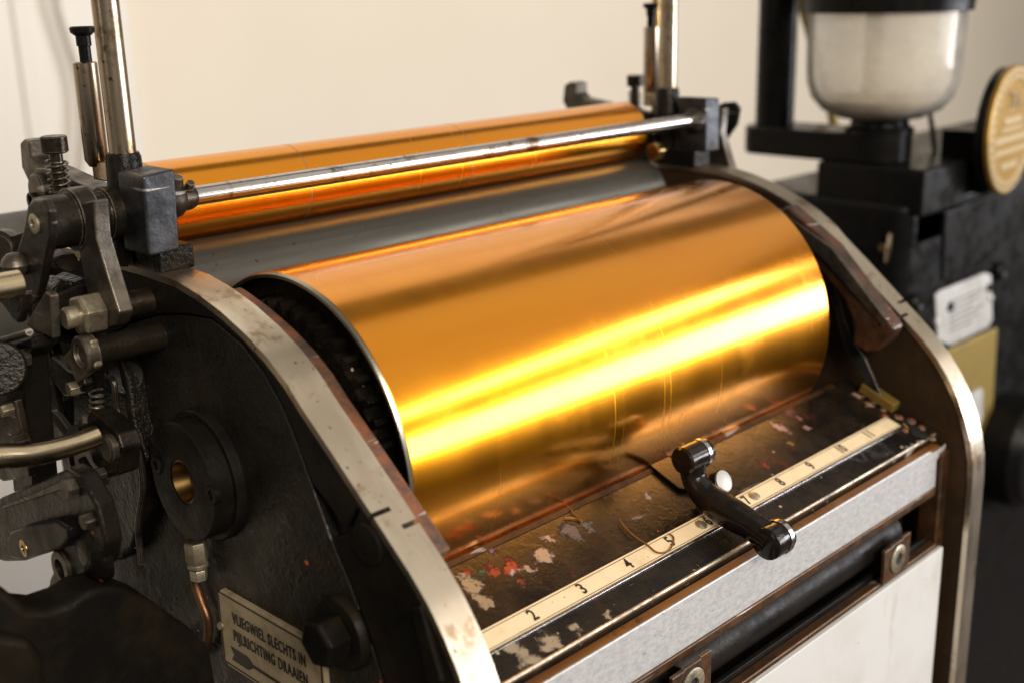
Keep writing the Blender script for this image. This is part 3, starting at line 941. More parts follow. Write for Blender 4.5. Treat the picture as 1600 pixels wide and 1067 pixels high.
# long rocker arm with its screw
ra = [(-30, 795), (0, 777), (60, 752), (104, 731), (124, 742), (150, 790), (164, 850), (158, 884), (140, 900), (112, 906), (98, 892), (92, 870), (92, 858), (60, 868), (34, 877), (6, 878), (-30, 866)]
o = plate('rocker_arm', ra, 0.178, 0.008, 'black_gloss', 0.0016)
plate('rocker_lobe', [(10, 842), (14, 830), (40, 820), (86, 812), (106, 824), (108, 842), (92, 858), (60, 868), (34, 877), (14, 872)], 0.172, 0.007, 'black_soft', 0.0018, o)
c = PX((37, 856), 0.172)
part('brass_screw', G().lathe((0.1730, c.y, c.z), (-1, 0, 0), [(0, 0.0040), (0.0012, 0.0038), (0.0014, 0.003), (0.0014, 0.0017), (0, 0.0015), (0, 0)], 24), 'brassy', o)
c = PX((100, 886), 0.178)
part('arm_eye', G().lathe((0.184, c.y, c.z), (-1, 0, 0), [(0, 0.0082), (0.007, 0.0082), (0.008, 0.0074), (0.008, 0.0046), (0.002, 0.0044), (0.002, 0)], 32), 'iron_dark', o)
c = PX((139, 868), 0.1775)
o2 = part('paint_blob', G().lathe((0.182, c.y, c.z), (-1, 0, -0.1), [(0, 0.0115), (0.0035, 0.011), (0.0062, 0.008), (0.0070, 0.0035), (0.0070, 0)], 32), 'paint_blob' if 'paint_blob' in MATS else 'grease', o)
part('tie_bar', G().tube([PX((-25, 538), 0.186), PX((10, 530), 0.186), PX((46, 519), 0.186)], 0.0016, 10), 'iron', lk)
part('oil_pipe', G().tube([PX(p, 0.2285) for p in [(168, 585), (178, 600), (183, 640), (196, 672), (216, 705), (224, 760), (216, 820), (222, 880)]], 0.0016, 10), 'iron_dark', lk)
part('oil_pipe', G().tube([PX(p, 0.222) for p in [(62, 480), (78, 545), (96, 640), (108, 700), (120, 760)]], 0.0013, 10), 'black_gloss', lk)
for p, xx, rr2, mt in (((62, 590), 0.209, 0.0050, 'dull_nut'), ((116, 606), 0.210, 0.0034, 'dull_nut'), ((30, 560), 0.188, 0.0042, 'iron'), ((150, 742), 0.208, 0.0032, 'iron'), ((28, 690), 0.181, 0.0038, 'iron_dark'), ((112, 762), 0.177, 0.0045, 'iron'), ((140, 812), 0.177, 0.0036, 'iron_dark'), ((12, 640), 0.181, 0.0030, 'dull_nut')):
    c = PX(p, xx)
    part('small_bolt', G().hexa((xx + 0.004, c.y, c.z), (xx - 0.0030, c.y, c.z), rr2), mt, lk, 0.0003, 30)
hx = []
for k in range(6 * 12):
    q = k / 72
    c = PX((150, 610), 0.220).lerp(PX((152, 664), 0.220), q)
    hx.append(c + Vector((0.003 * math.cos(k * math.pi / 6), 0.003 * math.sin(k * math.pi / 6), 0)))
part('return_spring', G().tube(hx, 0.0005, 6, 1), 'iron', lk)
plate('thin_lever', [(22, 600), (30, 596), (90, 650), (128, 700), (122, 708), (84, 662)], 0.206, 0.003, 'iron', 0.0006)
plate('thin_lever', [(0, 796), (4, 790), (92, 752), (104, 758), (98, 764)], 0.1765, 0.003, 'iron_dark', 0.0006)
# black casting at the bottom with a grey round cover behind it
gc = thing('gear_casting', 'heavy black casting with a dished top edge below the rocker arm', 'casting', (0.15, 0.46, -H))
part('casting_body', G().prism([PY(p, 0.41) for p in [(-60, 905), (-10, 915), (15, 926), (45, 950), (75, 953), (110, 941), (140, 922), (180, 914), (232, 934), (300, 982), (332, 1012), (350, 1120), (-60, 1140)]], (0, 0.022, 0)), 'black_plain', gc, 0.004)
part('casting_shell', G().prism([PY(p, 0.403) for p in [(-60, 985), (52, 1000), (70, 1030), (80, 1120), (-60, 1120)]], (0, 0.01, 0)), 'black', gc, 0.004)
c = PX((112, 962), 0.213)
part('round_cover', G().lathe((0.226, c.y, c.z), (-1, 0, 0), [(0, 0.0245), (0.012, 0.0245), (0.0135, 0.023), (0.0135, 0)], 56), 'iron_dark', gc)
q = PY((150, 1120), 0.46)
part('casting_leg', G().box(0.04, 0.20, 0.412, 0.45, -H, q.z + 0.03), 'black_plain', gc, 0.006)

# ================================================================== ink fountain
BT = Vector((0, 0.3415, -0.2297))          # blade tip
BN = Vector((0, 0.3020, -0.2426))          # middle of the number strip
bd = (BN - BT).normalized()                # down the slope
bn = Vector((0, bd.z, -bd.y))
if bn.z < 0:
    bn = -bn


def BED(p, lift=0.0):
    r = ray(*p)
    q = BT + bn * lift
    return r * (q.dot(bn) / r.dot(bn))


fbase = Vector((0.44, 0.30, -0.262))
FX0, FX1 = XL1 + 0.0015, XR1 - 0.003


def make_bed_material():
    t = NT('ink_stained_bed')
    b = fbase
    big = t.noise(38, 7, 0.72)
    col = t.mix(t.ramp(big, 0.4, 0.7), (0.007, 0.006, 0.005), (0.024, 0.017, 0.011))
    col = t.mix(t.ramp(t.noise(28, 6, 0.75, t.mapped((1, 1, 1)), dist=1.0), 0.62, 0.70), col, (0.05, 0.014, 0.008))
    wob = t.noise(95, 6, 0.75, out='Color')
    sub = t.n.new('ShaderNodeVectorMath')
    sub.operation = 'SUBTRACT'
    t.link(wob, sub.inputs[0])
    sub.inputs[1].default_value = (0.5, 0.5, 0.5)
    wob2 = t.n.new('ShaderNodeVectorMath')
    wob2.operation = 'SCALE'
    t.link(sub.outputs[0], wob2.inputs[0])
    wob2.inputs['Scale'].default_value = 0.022
    add = t.n.new('ShaderNodeVectorMath')
    add.operation = 'ADD'
    t.link(t.co, add.inputs[0])
    t.link(wob2.outputs[0], add.inputs[1])
    flesh = (0.44, 0.31, 0.22)
    blobs = [((846, 868), 0.0072, flesh), ((858, 842), 0.0034, flesh), ((826, 888), 0.004, flesh),
             ((740, 915), 0.0062, (0.36, 0.27, 0.17)), ((752, 938), 0.0045, (0.36, 0.27, 0.17)), ((724, 900), 0.003, (0.34, 0.26, 0.18)),
             ((800, 886), 0.0058, (0.36, 0.05, 0.018)), ((770, 892), 0.0040, (0.30, 0.045, 0.02)), ((812, 908), 0.0036, (0.3, 0.05, 0.02)), ((726, 893), 0.0028, (0.28, 0.03, 0.02)),
             ((752, 896), 0.0030, (0.04, 0.17, 0.09)), ((738, 904), 0.0024, (0.05, 0.2, 0.12)),
             ((806, 892), 0.0026, (0.36, 0.37, 0.39)), ((770, 856), 0.0040, (0.15, 0.07, 0.10)), ((892, 832), 0.0060, (0.09, 0.085, 0.095)), ((920, 820), 0.0045, (0.10, 0.095, 0.10)),
             ((1216, 666), 0.0050, (0.42, 0.26, 0.22)), ((1228, 672), 0.0038, (0.42, 0.26, 0.22)), ((1262, 668), 0.0028, (0.42, 0.26, 0.22)), ((1250, 650), 0.0030, (0.30, 0.14, 0.11)), ((1230, 640), 0.006, (0.16, 0.06, 0.045)),
             ((1342, 618), 0.0040, (0.42, 0.26, 0.20)), ((1360, 634), 0.0034, (0.45, 0.25, 0.16)), ((1376, 650), 0.003, (0.4, 0.12, 0.06)), ((1404, 652), 0.0026, (0.6, 0.35, 0.2)), ((1420, 666), 0.004, (0.42, 0.22, 0.12)),
             ((1228, 692), 0.0026, (0.36, 0.19, 0.05)), ((1016, 775), 0.003, (0.3, 0.28, 0.26)), ((1190, 726), 0.004, (0.22, 0.03, 0.02)),
             ((858, 1004), 0.0060, (0.40, 0.32, 0.22)), ((900, 985), 0.0040, (0.36, 0.29, 0.2)), ((950, 962), 0.0032, (0.36, 0.29, 0.2)), ((805, 1012), 0.0045, (0.38, 0.31, 0.22)), ((826, 1030), 0.0060, (0.38, 0.31, 0.22)), ((1092, 888), 0.0028, (0.45, 0.24, 0.12)), ((1068, 910), 0.0022, (0.36, 0.3, 0.2)),
             ((1368, 700), 0.0100, (0.010, 0.009, 0.008)), ((1340, 712), 0.006, (0.010, 0.009, 0.008)), ((1426, 700), 0.0060, (0.45, 0.44, 0.43)), ((1404, 714), 0.0040, (0.40, 0.38, 0.33))]
    hgt = None
    worn = t.ramp(t.noise(310, 4, 0.7), 0.30, 0.42, 0.25, 1.0)
    for p, r, c in blobs:
        q = BED(p) - b
        dn = t.n.new('ShaderNodeVectorMath')
        dn.operation = 'DISTANCE'
        t.link(add.outputs[0], dn.inputs[0])
        dn.inputs[1].default_value = q
        mk = t.ramp(dn.outputs['Value'], r * 0.62, r * 0.92, 1.0, 0.0)
        mk = t.math('MULTIPLY', mk, worn)
        col = t.mix(mk, col, tuple(k * 0.82 for k in c))
        hgt = mk if hgt is None else t.math('MAXIMUM', hgt, mk)
    col = t.specks(col, 210, 0.2, 0.10, (0.42, 0.36, 0.24))
    col = t.specks(col, 160, 0.13, 0.04, (0.40, 0.06, 0.03))
    sc = t.noise(60, 3, 0.6, t.mapped((1, 5, 5)), dist=0.6)
    col = t.mix(t.ramp(sc, 0.70, 0.74), col, (0.14, 0.12, 0.11))
    b1 = t.bump(t.math('ADD', t.math('MULTIPLY', big, 2.0), t.noise(330, 4, 0.7)), 0.35, 0.0006)
    t.bump(hgt, 0.8, 0.0007, b1)
    MATS['bed'] = t.fin(col, 0.0, t.ramp(t.noise(50, 5, 0.7), 0.3, 0.75, 0.16, 0.42), Specular_IOR_Level=0.3)


make_bed_material()
ft = thing('ink_fountain', 'ink-stained black ink fountain with cream number scale and silver front bar', 'ink fountain', fbase)
front = BT + bd * 0.0632
bed = [BT + Vector((0, 0, 0)), front, front - bn * 0.007, BT + bd * 0.030 - bn * 0.012, BT - bn * 0.002 + bd * 0.004]
o = part('fountain_bed', G().yz([(p.y, p.z) for p in bed], FX0, FX1), 'bed', ft, 0.0010)
part('doctor_blade', G().yz([(p.y, p.z) for p in (BT + bd * 0.0030 + bn * 0.0003, BT + bd * 0.0005 + bn * 0.0011, BT - bd * 0.0012 + bn * 0.0004, BT - bd * 0.001 - bn * 0.0006)], FX0, FX1 - 0.018), 'dark_bronze', o, 0)
part('front_trim', G().yz([(p.y, p.z) for p in (front - bd * 0.0010 + bn * 0.0001, front - bd * 0.0003 + bn * 0.0003, front + bd * 0.0003 - bn * 0.0003, front + bd * 0.0001 - bn * 0.002)], FX0, FX1 - 0.004), 'dull_nut', o)
# cream scale strip
su0, su1 = BED((800, 953)), BED((800, 998))
d_up = (BED((1000, 855)) - BT).dot(bd)
d_lo = (BED((1000, 889)) - BT).dot(bd)
xs1 = BED((1392, 657)).x
sc_ = part('number_scale', G().prism([Vector((x, 0, 0)) + BT + bd * d - bn * 0.0003 for x, d in ((FX0 + 0.004, d_up), (xs1, d_up), (xs1, d_lo), (FX0 + 0.004, d_lo))], bn * 0.0010), 'cream', ft, 0.0002)
part('lower_edge', G().prism([Vector((x, 0, 0)) + BT + bd * d - bn * 0.0002 for x, d in ((FX0 + 0.004, d_lo + 0.0003), (xs1, d_lo + 0.0003), (xs1, d_lo + 0.0018), (FX0 + 0.004, d_lo + 0.0018))], bn * 0.0011), 'chrome', sc_, 0.0003)
for d in (d_up + 0.0011, d_lo - 0.0007):
    part('rule_line', G().prism([Vector((x, 0, 0)) + BT + bd * (d + e) + bn * 0.0006 for x, e in ((FX0 + 0.004, 0), (xs1, 0), (xs1, 0.00035), (FX0 + 0.004, 0.00035))], bn * 0.00016), 'bronze', sc_)
MARKS = {2: (829, 960), 3: (905, 918), 4: (979, 881), 5: (1043, 845), 6: (1103, 814), 7: (1163, 781), 8: (1217, 753), 9: (1263, 727), 10: (1311, 701), 11: (1353, 677)}
dm_ = (d_up + d_lo) / 2 + 0.0002
for k, p in MARKS.items():
    x = BED(p).x
    text_mesh('numeral', str(k), 0.0086, Vector((x, 0, 0)) + BT + bd * dm_ + bn * 0.00078, (1, 0, 0), -bd, 'ink_black', sc_, 0.00008, sx=0.82, bold=0.00016)
for p in ((1092, 819), (1176, 775)):
    x = BED(p).x
    c = Vector((x, 0, 0)) + BT + bd * (dm_ - 0.0001) + bn * 0.0006
    part('rivet', G().lathe(c, bn, [(0, 0.0031), (0.0006, 0.0029), (0.0012, 0.0020), (0.0015, 0.0008), (0.0016, 0)], 24), 'dull_nut', sc_)
# front: brown gap, silver bar, bronze backing, dark bar, clips and white panel
YB = 0.2765
brp = [(640, 1163), (1060, 930), (1423, 724), (1436, 729), (1473, 702), (1479, 713), (1458, 723), (1463, 760), (1180, 926), (1000, 1048), (640, 1310)]
bx_ = [PY(p, YB) for p in brp]
for v in bx_:
    v.x = max(v.x, FX0)
zt_, zb_ = PY((1423, 724), YB).z, PY((1463, 760), YB).z
zt_ = PY((1100, 917), YB).z
zb_ = PY((1200, 929), YB).z
xr = PY((1463, 745), YB).x
bar = [(FX0, zb_), (xr, zb_), (xr - 0.001, zt_ - 0.008), (xr + 0.0065, zt_ - 0.0055), (xr + 0.0095, zt_ - 0.0035), (xr + 0.0095, zt_ - 0.001), (xr - 0.006, zt_ - 0.0022), (xr - 0.0105, zt_), (FX0, zt_)]
part('gap_filler', G().box(FX0, FX1 - 0.006, YB + 0.0014, YB + 0.0060, zb_ + 0.004, PY((1100, 917), YB).z - 0.0004), 'copper_strip', ft)
part('silver_bar', G().prism([(x, YB, z) for x, z in bar], (0, 0.0013, 0)), 'silver', ft, 0.0007, label='speckled silver-grey front bar')
part('backing_strip', G().box(FX0, xr, YB - 0.0004, YB + 0.0012, zb_ - 0.0050, zb_ - 0.0002), 'bronze', ft, 0.0008)
part('end_rail', G().box(xr + 0.0015, xr + 0.0110, YB - 0.002, YB + 0.010, -0.47, zt_ - 0.0045), 'bronze', ft, 0.0008)
zp = PY((1300, 980), 0.269).z
part('recess_back', G().box(FX0, xr + 0.002, YB + 0.0200, YB + 0.0240, zp - 0.02, zb_ + 0.004), 'black_plain', ft)
zr_ = PY((1240, 940), YB + 0.006).z
PB = (zb_ - 0.005 - zp) * 0.40
part('pull_bar', G().lathe((FX0 + 0.001, YB + 0.0015 + PB, (zb_ + zp) / 2 - 0.001), (1, 0, 0), [(0, 0.0050), (0.002, PB), (xr - FX0 - 0.035, PB), (xr - FX0 - 0.030, PB * 0.7)], 40), 'black', ft)
pn = part('front_panel', G().box(FX0, xr + 0.0005, 0.2690, 0.2720, -0.47, zp), 'white', ft, 0.0006, label='white painted lower panel')
part('panel_rail', G().box(FX0, xr - 0.001, 0.2722, 0.2775, zp - 0.012, zp + 0.0018), 'bronze', pn, 0.0006)
part('rail_back', G().box(FX0, xr - 0.003, 0.2778, 0.2805, zp - 0.012, zp + 0.0045), 'black_plain', pn, 0.0004)
for pc in ((1399, 870), (1078, 1066)):
    c = PY(pc, 0.2712)
    w2 = 0.0140
    o = part('clip', G().prism([(c.x - w2, 0.2700, c.z - 0.0115), (c.x + w2, 0.2700, c.z - 0.0115), (c.x + w2, 0.2700, c.z + 0.0105), (c.x + w2 * 0.45, 0.2700, c.z + 0.0105), (c.x + w2 * 0.45, 0.2700, c.z + 0.0095), (c.x - w2 * 0.4, 0.2700, c.z + 0.0095), (c.x - w2 * 0.4, 0.2700, c.z + 0.0088), (c.x - w2, 0.2700, c.z + 0.0088)], (0, 0.0022, 0)), 'bronze', ft, 0.0004)
    part('socket_screw', G().lathe((c.x, 0.2702, c.z - 0.0003), (0, -1, 0), [(0, 0.0080), (0.0010, 0.0080), (0.0014, 0.0072), (0.0014, 0.0036), (-0.0018, 0.0032), (-0.0018, 0)], 32), 'dull_nut', o)
    part('screw_pocket', G().lathe((c.x, 0.2701, c.z - 0.0003), (0, -1, 0), [(0, 0.0089), (0.00015, 0.0089)], 32), 'hole', o)
    part('clip_stem', G().cyl((c.x, 0.272, c.z), (c.x, YB + 0.016, c.z), 0.004), 'iron_dark', o)
part('side_cheek', G().prism([BED(p, 0.0005) + Vector((0, 0, 0)) for p in ((1340, 612), (1352, 606), (1402, 640), (1392, 646))], bn * 0.006), 'olive', ft, 0.001)
c = BED((1424, 676))
part('end_slot', G().prism([BED(p, 0.0004) for p in ((1418, 664), (1430, 664), (1452, 682), (1446, 688), (1426, 680))], bn * 0.0003), 'hole', ft)
crust = [((1406, 652), 0.0024), ((1424, 658), 0.0030), ((1440, 668), 0.0026), ((1414, 672), 0.0022), ((1456, 684), 0.0024), ((1436, 690), 0.002), ((1380, 640), 0.0022), ((1366, 628), 0.0024), ((1352, 618), 0.002)]
for p, r in crust:
    part('ink_crust', G().lathe(BED(p) - bn * 0.0003, bn, [(0, r), (r * 0.35, r * 0.85), (r * 0.6, r * 0.45), (r * 0.66, 0)], 9), 'rust', ft)

# ================================================================== fountain lever
LX = 0.4265
lv = thing('fountain_lever', 'glossy black curved lever lying across the number scale at six and seven', 'lever', PX((1090, 790), LX))
lp = [PX(p, LX) for p in ((1082, 716), (1084, 744), (1098, 768), (1122, 788), (1148, 805), (1172, 819), (1192, 833), (1206, 844))]
# the arm is flattened: two parallel tubes merge in a wide web
part('lever_arm', G().tube(lp, [0.0066, 0.0060, 0.0066, 0.0076, 0.0076, 0.0068, 0.0068, 0.0074], 24), 'gloss_lever', lv)
c = lp[0]
part('pivot_boss', G().lathe((LX - 0.0085, c.y, c.z + 0.001), (1, 0, 0), [(0, 0.0058), (0.001, 0.0068), (0.0125, 0.0068), (0.0135, 0.0060), (0.0150, 0.0060), (0.0162, 0.0066), (0.0185, 0.0062), (0.0195, 0.005)], 32), 'gloss_lever', lv)
part('boss_band', G().lathe((LX + 0.0042, c.y, c.z + 0.001), (1, 0, 0), [(0, 0.0060), (0.0003, 0.0071), (0.0026, 0.0071), (0.0029, 0.006)], 32), 'chrome', lv)
c = lp[-1]
ax = (lp[-1] - lp[-3]).normalized()
part('grip_end', G().lathe(c - Vector((0.006, 0, 0)), (1, 0, 0), [(0, 0.0060), (0.0012, 0.0078), (0.0110, 0.0080), (0.0125, 0.0074), (0.0150, 0.0074), (0.0162, 0.006)], 20), 'gloss_lever', lv, 0.0004)
part('grip_band', G().lathe(c + Vector((0.0035, 0, 0)), (1, 0, 0), [(0, 0.0070), (0.0003, 0.0083), (0.0030, 0.0083), (0.0033, 0.007)], 20), 'chrome', lv)
part('web_shadow', G().prism([BED(p, 0.0006) for p in ((1012, 728), (1040, 714), (1076, 738), (1082, 770), (1060, 766))], bn * 0.0016), 'gloss_lever', lv, 0.0005)  # thin dark sheet on the bed: lever web with the lever's shadow painted in
k1 = PX((1131, 751), LX + 0.012)
k0 = PX((1104, 758), LX + 0.003)
ka = (k1 - k0).normalized()
vd = -k1.normalized()
ka = Vector((0.0, -0.85, 0.5)).normalized()
sc0 = k1 - ka * 0.016
o = part('thumb_screw', G().lathe(k1 - ka * 0.0055, ka, [(0, 0.0046), (0.0008, 0.0058), (0.0050, 0.0058), (0.0056, 0.0046), (0.0056, 0)], 36), 'gloss_lever', lv)
part('screw_face', G().lathe(k1 - ka * 0.0002, ka, [(0, 0.0053), (0.0005, 0.0053), (0.0008, 0.0048), (0.0008, 0)], 36), 'chrome_face' if 'chrome_face' in MATS else 'alu_label', o)
part('screw_stem', G().tube([k1 - ka * 0.005, k1 - ka * 0.010 - Vector((0.003, 0, 0.001)), lp[2] + Vector((0, 0, 0.001))], [0.0030, 0.0030, 0.0034], 14), 'gloss_lever', o)

# ================================================================== copper-brown wire scraps on the bed
wr = [BED(p, 0.0014) for p in ((968, 811), (975, 822), (992, 838), (1012, 851), (1024, 861), (1036, 863), (1047, 857), (1052, 846), (1052, 838), (1045, 833))]
single('wire_scrap', G().tube(wr, 0.00042, 8), 'copper_wire', 'hooked scrap of thin brown wire curling over the numeral five', 'wire', BED((1030, 860)))
wr = [BED(p, 0.0008) for p in ((884, 788), (896, 800), (910, 815), (898, 809), (882, 808))]
single('wire_scrap', G().tube(wr, 0.00032, 8), 'copper_wire', 'short bent hair-thin wire lying by the edge of the ink blade', 'wire', BED((898, 806)))

# ================================================================== powder sprayer beside the press
XJ = 0.90
jc = PX((1380, 100), XJ)
yj = jc.y
zj = lambda v: PX((1380, v), XJ).z
colp = PX((1210, 190), XJ)
ps = thing('powder_sprayer', 'black powder sprayer stand with arm, column and block behind the drum', 'sprayer', (XJ, yj + 0.05, -H))
za1, za0 = zj(206), zj(252)
pts = []
r_ = 0.0265
for k in range(13):
    a = math.pi * k / 12
    pts.append((XJ + r_ * math.cos(a), colp.y + 0.004 + r_ * 0.7 * math.sin(a), za0))
for k in range(13):
    a = math.pi + math.pi * k / 12
    pts.append((XJ + r_ * math.cos(a), yj + r_ * math.sin(a), za0))
part('carrier_arm', G().prism(pts, (0, 0, za1 - za0)), 'black_soft', ps, 0.0022)
part('column', G().cyl((XJ, colp.y, za1 - 0.002), (XJ, colp.y, 0.32), 0.0165, n=32), 'black_soft', ps)
x0 = 0.87
part('valve_block', G().box(x0, x0 + 0.075, 0.4225, 0.5175, -0.1788, -0.1417), 'black_soft', ps, 0.003)
part('valve_body', G().box(x0 + 0.002, x0 + 0.06, 0.430, 0.488, -0.205, -0.178), 'black_soft', ps, 0.003)
part('valve_neck', G().box(x0 + 0.002, x0 + 0.05, 0.432, 0.478, -0.235, -0.204), 'black_soft', ps, 0.003)
part('valve_stem', G().box(x0 + 0.004, x0 + 0.05, 0.432, 0.468, -0.34, -0.234), 'black_soft', ps, 0.003)
c = PX((1386, 385), x0 - 0.004)
o = part('toggle_handle', G().tube([PX((1391, 366), x0 - 0.008), PX((1388, 388), x0 - 0.010), PX((1384, 410), x0 - 0.008)], [0.0012, 0.0022, 0.0012], 10), 'nickel', ps)
part('toggle_hub', G().cyl((x0 - 0.012, c.y, c.z), (x0 + 0.006, c.y, c.z), 0.0035), 'nickel', o)
part('stand', G().box(x0 + 0.006, x0 + 0.048, 0.436, 0.466, -H, -0.33), 'black_plain', ps, 0.003)
# jar
jr = thing('powder_jar', 'glass jar with black lid and a little beige powder on the sprayer arm', 'jar', (XJ, yj, za1))
R0 = 0.0600
zt2, zb2 = zj(16), zj(186)
hj = zt2 - zb2
outer = [(0, 0.022), (0.002, 0.034), (0.008, 0.047), (0.018, 0.0555), (0.030, 0.0592), (0.042, R0), (hj + 0.01, R0 + 0.0012)]
inner = [(t + 0.0016 if t < 0.04 else t, r - 0.0018) for t, r in outer][::-1]
part('glass_bowl', G().lathe((XJ, yj, zb2), (0, 0, 1), outer + inner, 72, closed=True), 'glass', jr)
part('powder', G().lathe((XJ, yj, zb2 + 0.0022), (0, 0, 1), [(0, 0.020), (0.002, 0.031), (0.008, 0.044), (0.0145, 0.0505), (0.0150, 0.040), (0.0160, 0.02), (0.0165, 0)], 48), 'powder', jr)
part('foot_ring', G().lathe((XJ, yj, za1 - 0.001), (0, 0, 1), [(0, 0.0275), (0.004, 0.0275), (0.006, 0.0235), (zb2 - za1 + 0.001, 0.0225), (zb2 - za1 + 0.0028, 0.034), (zb2 - za1 + 0.0016, 0)], 48), 'black_soft', jr)
part('lid', G().lathe((XJ, yj, zt2), (0, 0, 1), [(-0.001, R0 - 0.003), (-0.001, R0 + 0.0055), (0.012, R0 + 0.0065), (0.014, R0 + 0.009), (0.030, R0 + 0.009), (0.034, R0), (0.034, 0)], 64), 'black_soft', jr)
part('feed_tube', G().cyl((XJ + 0.008, yj + 0.012, zb2 + 0.012), (XJ + 0.008, yj + 0.012, zt2 + 0.01), 0.0085), 'cable', jr)
part('lid_knob', G().cyl((XJ + 0.055, yj - 0.02, zt2 + 0.014), (XJ + 0.055, yj - 0.06, zt2 + 0.014), 0.006, ch=0.001), 'black_soft', jr)
hs = [PY(p, 0.62) for p in ((1246, -60), (1252, 0), (1264, 46), (1284, 118), (1300, 180), (1308, 250), (1311, 340), (1306, 420), (1300, 700))]
single('air_hose', G().tube(hs, 0.0048, 12), 'olive', 'thin olive-yellow hose running down behind the powder jar', 'hose', hs[-1])
q0, q1 = PY((1466, 262), 0.47), PY((1450, 150), 0.47)
single('support_wire', G().cyl(q0 - Vector((0, 0, 0.006)), q1, 0.0024, n=12), 'nickel', 'thin steel wire rod leaning up beside the powder jar', 'rod', q0)
# housing with label and medal
YH = 0.430
hx0 = PY((1414, 420), YH).x
hs_ = thing('machine_housing', 'black machine housing carrying an aluminium label and a gold medal', 'machine', (hx0 + 0.15, YH + 0.06, -H))
zt3 = PY((1440, 318), YH).z
prof_h = []
for k in range(9):
    a = math.pi / 2 * k / 8
    prof_h.append((hx0 + 0.016 - 0.016 * math.cos(a), YH + 0.016 - 0.016 * math.sin(a), -H))
prof_h += [(hx0 + 0.42, YH, -H), (hx0 + 0.42, YH + 0.16, -H), (hx0, YH + 0.16, -H)]
part('housing_shell', G().prism(prof_h, (0, 0, H + zt3)), 'black_soft', hs_, 0.006)
part('raised_panel', G().prism([PY(p, YH - 0.003) for p in ((1478, 330), (1560, 300), (1552, 400), (1474, 440))], (0, 0.006, 0)), 'black_soft', hs_, 0.004)
part('hood', G().box(x0 + 0.078, hx0 + 0.42, YH - 0.004, YH + 0.12, zt3 - 0.002, PY((1500, 250), YH).z), 'black_soft', hs_, 0.005)
o = part('label_plate', G().prism([PY(p, YH - 0.0015) for p in ((1462, 462), (1470, 455), (1540, 427), (1549, 430), (1551, 500), (1545, 512), (1486, 540), (1466, 532))], (0, 0.003, 0)), 'alu_label', hs_, 0.0006, label='bright aluminium label with faint print')
for v in range(6):
    a_, b_ = (1484, 474 + v * 9), (1536 - (v % 3) * 8, 452 + v * 9 + (v % 3) * 3)
    p0, p1 = PY(a_, YH - 0.0018), PY(b_, YH - 0.0018)
    part('print_line', G().box(p0.x, p1.x, YH - 0.0018, YH - 0.0010, p0.z - 0.0009, p0.z + 0.0009), 'print_grey', o)
for p, r in (((1484, 480), 0.0042), ((1544, 450), 0.0036)):
    c = PY(p, YH - 0.0015)
    part('label_screw', G().lathe((c.x, YH - 0.001, c.z), (0, -1, 0), [(0, r), (0.002, r), (0.003, r * 0.7), (0.003, 0)], 20), 'black_soft', o)
for p in ((1428, 474), (1560, 424)):
    c = PY(p, YH - 0.002)
    part('cover_knob', G().lathe((c.x, YH + 0.001, c.z), (0, -1, 0), [(0, 0.0085), (0.006, 0.0085), (0.009, 0.006), (0.009, 0.003), (0.007, 0)], 24), 'black_soft', hs_)
for p in ((1547, 466), (1463, 503)):
    c = PY(p, YH - 0.0015)
    part('label_rivet', G().lathe((c.x, YH - 0.001, c.z), (0, -1, 0), [(0, 0.0034), (0.002, 0.003), (0.003, 0.0012), (0.003, 0)], 20), 'alu_label', o)
part('lower_band', G().prism([PY(p, YH - 0.0022) for p in ((1474, 550), (1560, 512), (1552, 640), (1530, 690), (1474, 690))], (0, 0.004, 0)), 'olive', hs_, 0.002)
part('grey_tab', G().prism([PY(p, YH - 0.010) for p in ((1510, 622), (1536, 606), (1536, 650), (1524, 690))], (0, 0.006, 0)), 'alu_label', hs_, 0.001)
c = PY((1590, 720), YH - 0.03)
part('round_guard', G().lathe((c.x + 0.03, YH, c.z), (0, -1, 0), [(0, 0.055), (0.03, 0.055), (0.04, 0.047), (0.04, 0.03), (0.03, 0.026), (0.03, 0)], 48), 'black_soft', hs_)
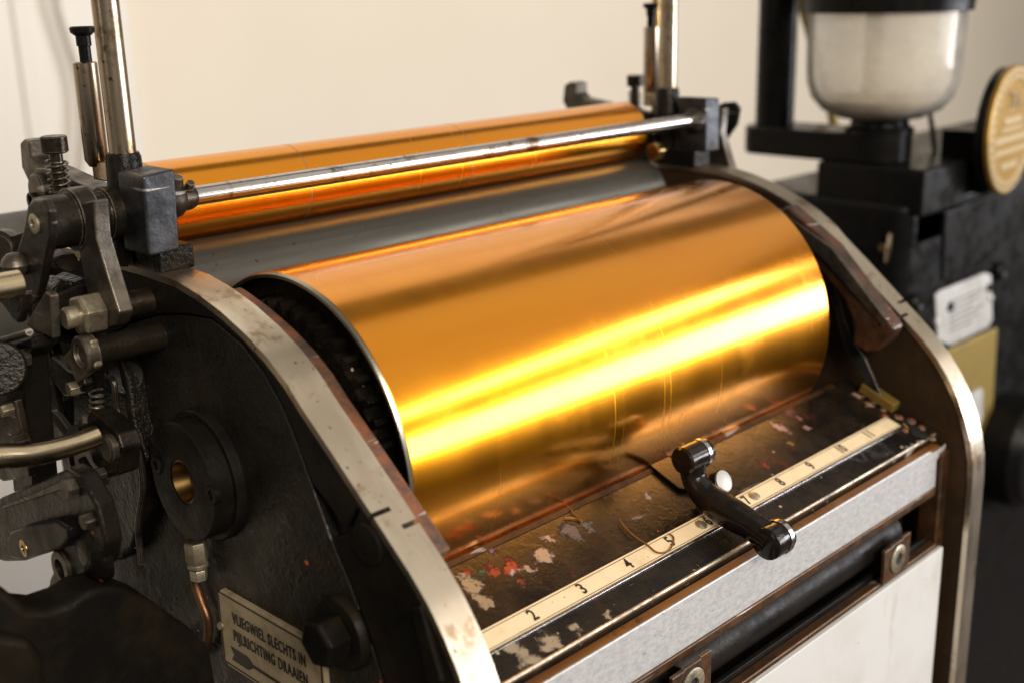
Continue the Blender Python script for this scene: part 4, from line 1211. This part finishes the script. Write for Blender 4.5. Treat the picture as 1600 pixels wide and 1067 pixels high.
# medal
ym = 0.405
mc = PY((1581, 204), ym)
rm = 0.0525
md = thing('gold_medal', 'round gold medal with raised lettering fixed upright on the black housing', 'medal', (mc.x, ym, mc.z - rm))
part('medal_disc', G().lathe((mc.x, ym, mc.z), (0, 1, 0), [(0, 0), (0, rm - 0.011), (-0.0010, rm - 0.010), (-0.0010, rm - 0.002), (0, rm), (0.0035, rm), (0.004, rm - 0.001), (0.004, 0)], 96), 'gold', md)
part('pale_ring', G().lathe((mc.x, ym - 0.0011, mc.z), (0, 1, 0), [(0, rm - 0.0100), (0, rm - 0.0020), (0.0006, rm - 0.0012), (0.0006, rm - 0.0108)], 96, closed=True), 'gold_pale', md)
part('back_disc', G().lathe((mc.x, ym + 0.0040, mc.z), (0, 1, 0), [(0, rm - 0.002), (0.008, rm - 0.002), (0.008, 0)], 64), 'black_soft', md)
part('medal_bracket', G().box(mc.x - 0.02, mc.x + 0.02, ym + 0.010, ym + 0.05, zt3 - 0.002, mc.z), 'black_soft', md)
text_mesh('raised_lettering', '201', 0.023, (mc.x, ym - 0.0008, mc.z + 0.024), (1, 0, 0), (0, 0, 1), 'gold_pale', md, 0.0008, 0.8)
for dz, wd, hh in ((0.0085, 0.020, 0.006), (0.0015, 0.024, 0.004), (-0.0065, 0.038, 0.006), (-0.0165, 0.036, 0.005), (-0.0285, 0.018, 0.006)):
    part('relief_bar', G().box(mc.x - wd, mc.x + wd, ym - 0.0010, ym + 0.001, mc.z + dz - hh / 2, mc.z + dz + hh / 2), 'gold_pale', md, 0.0008)
for k in range(40):
    a = 2 * math.pi * k / 40
    d = Vector((math.cos(a), 0, math.sin(a)))
    t_ = Vector((-math.sin(a), 0, math.cos(a)))
    c = Vector((mc.x, ym - 0.0011, mc.z)) + d * (rm - 0.006)
    part('ring_mark', G().prism([c + d * 0.0018 + t_ * 0.0012, c + d * 0.0018 - t_ * 0.0012, c - d * 0.0018 - t_ * 0.0012, c - d * 0.0018 + t_ * 0.0012], (0, -0.0005, 0)), 'gold', md)

md.rotation_euler.z = math.radians(4)
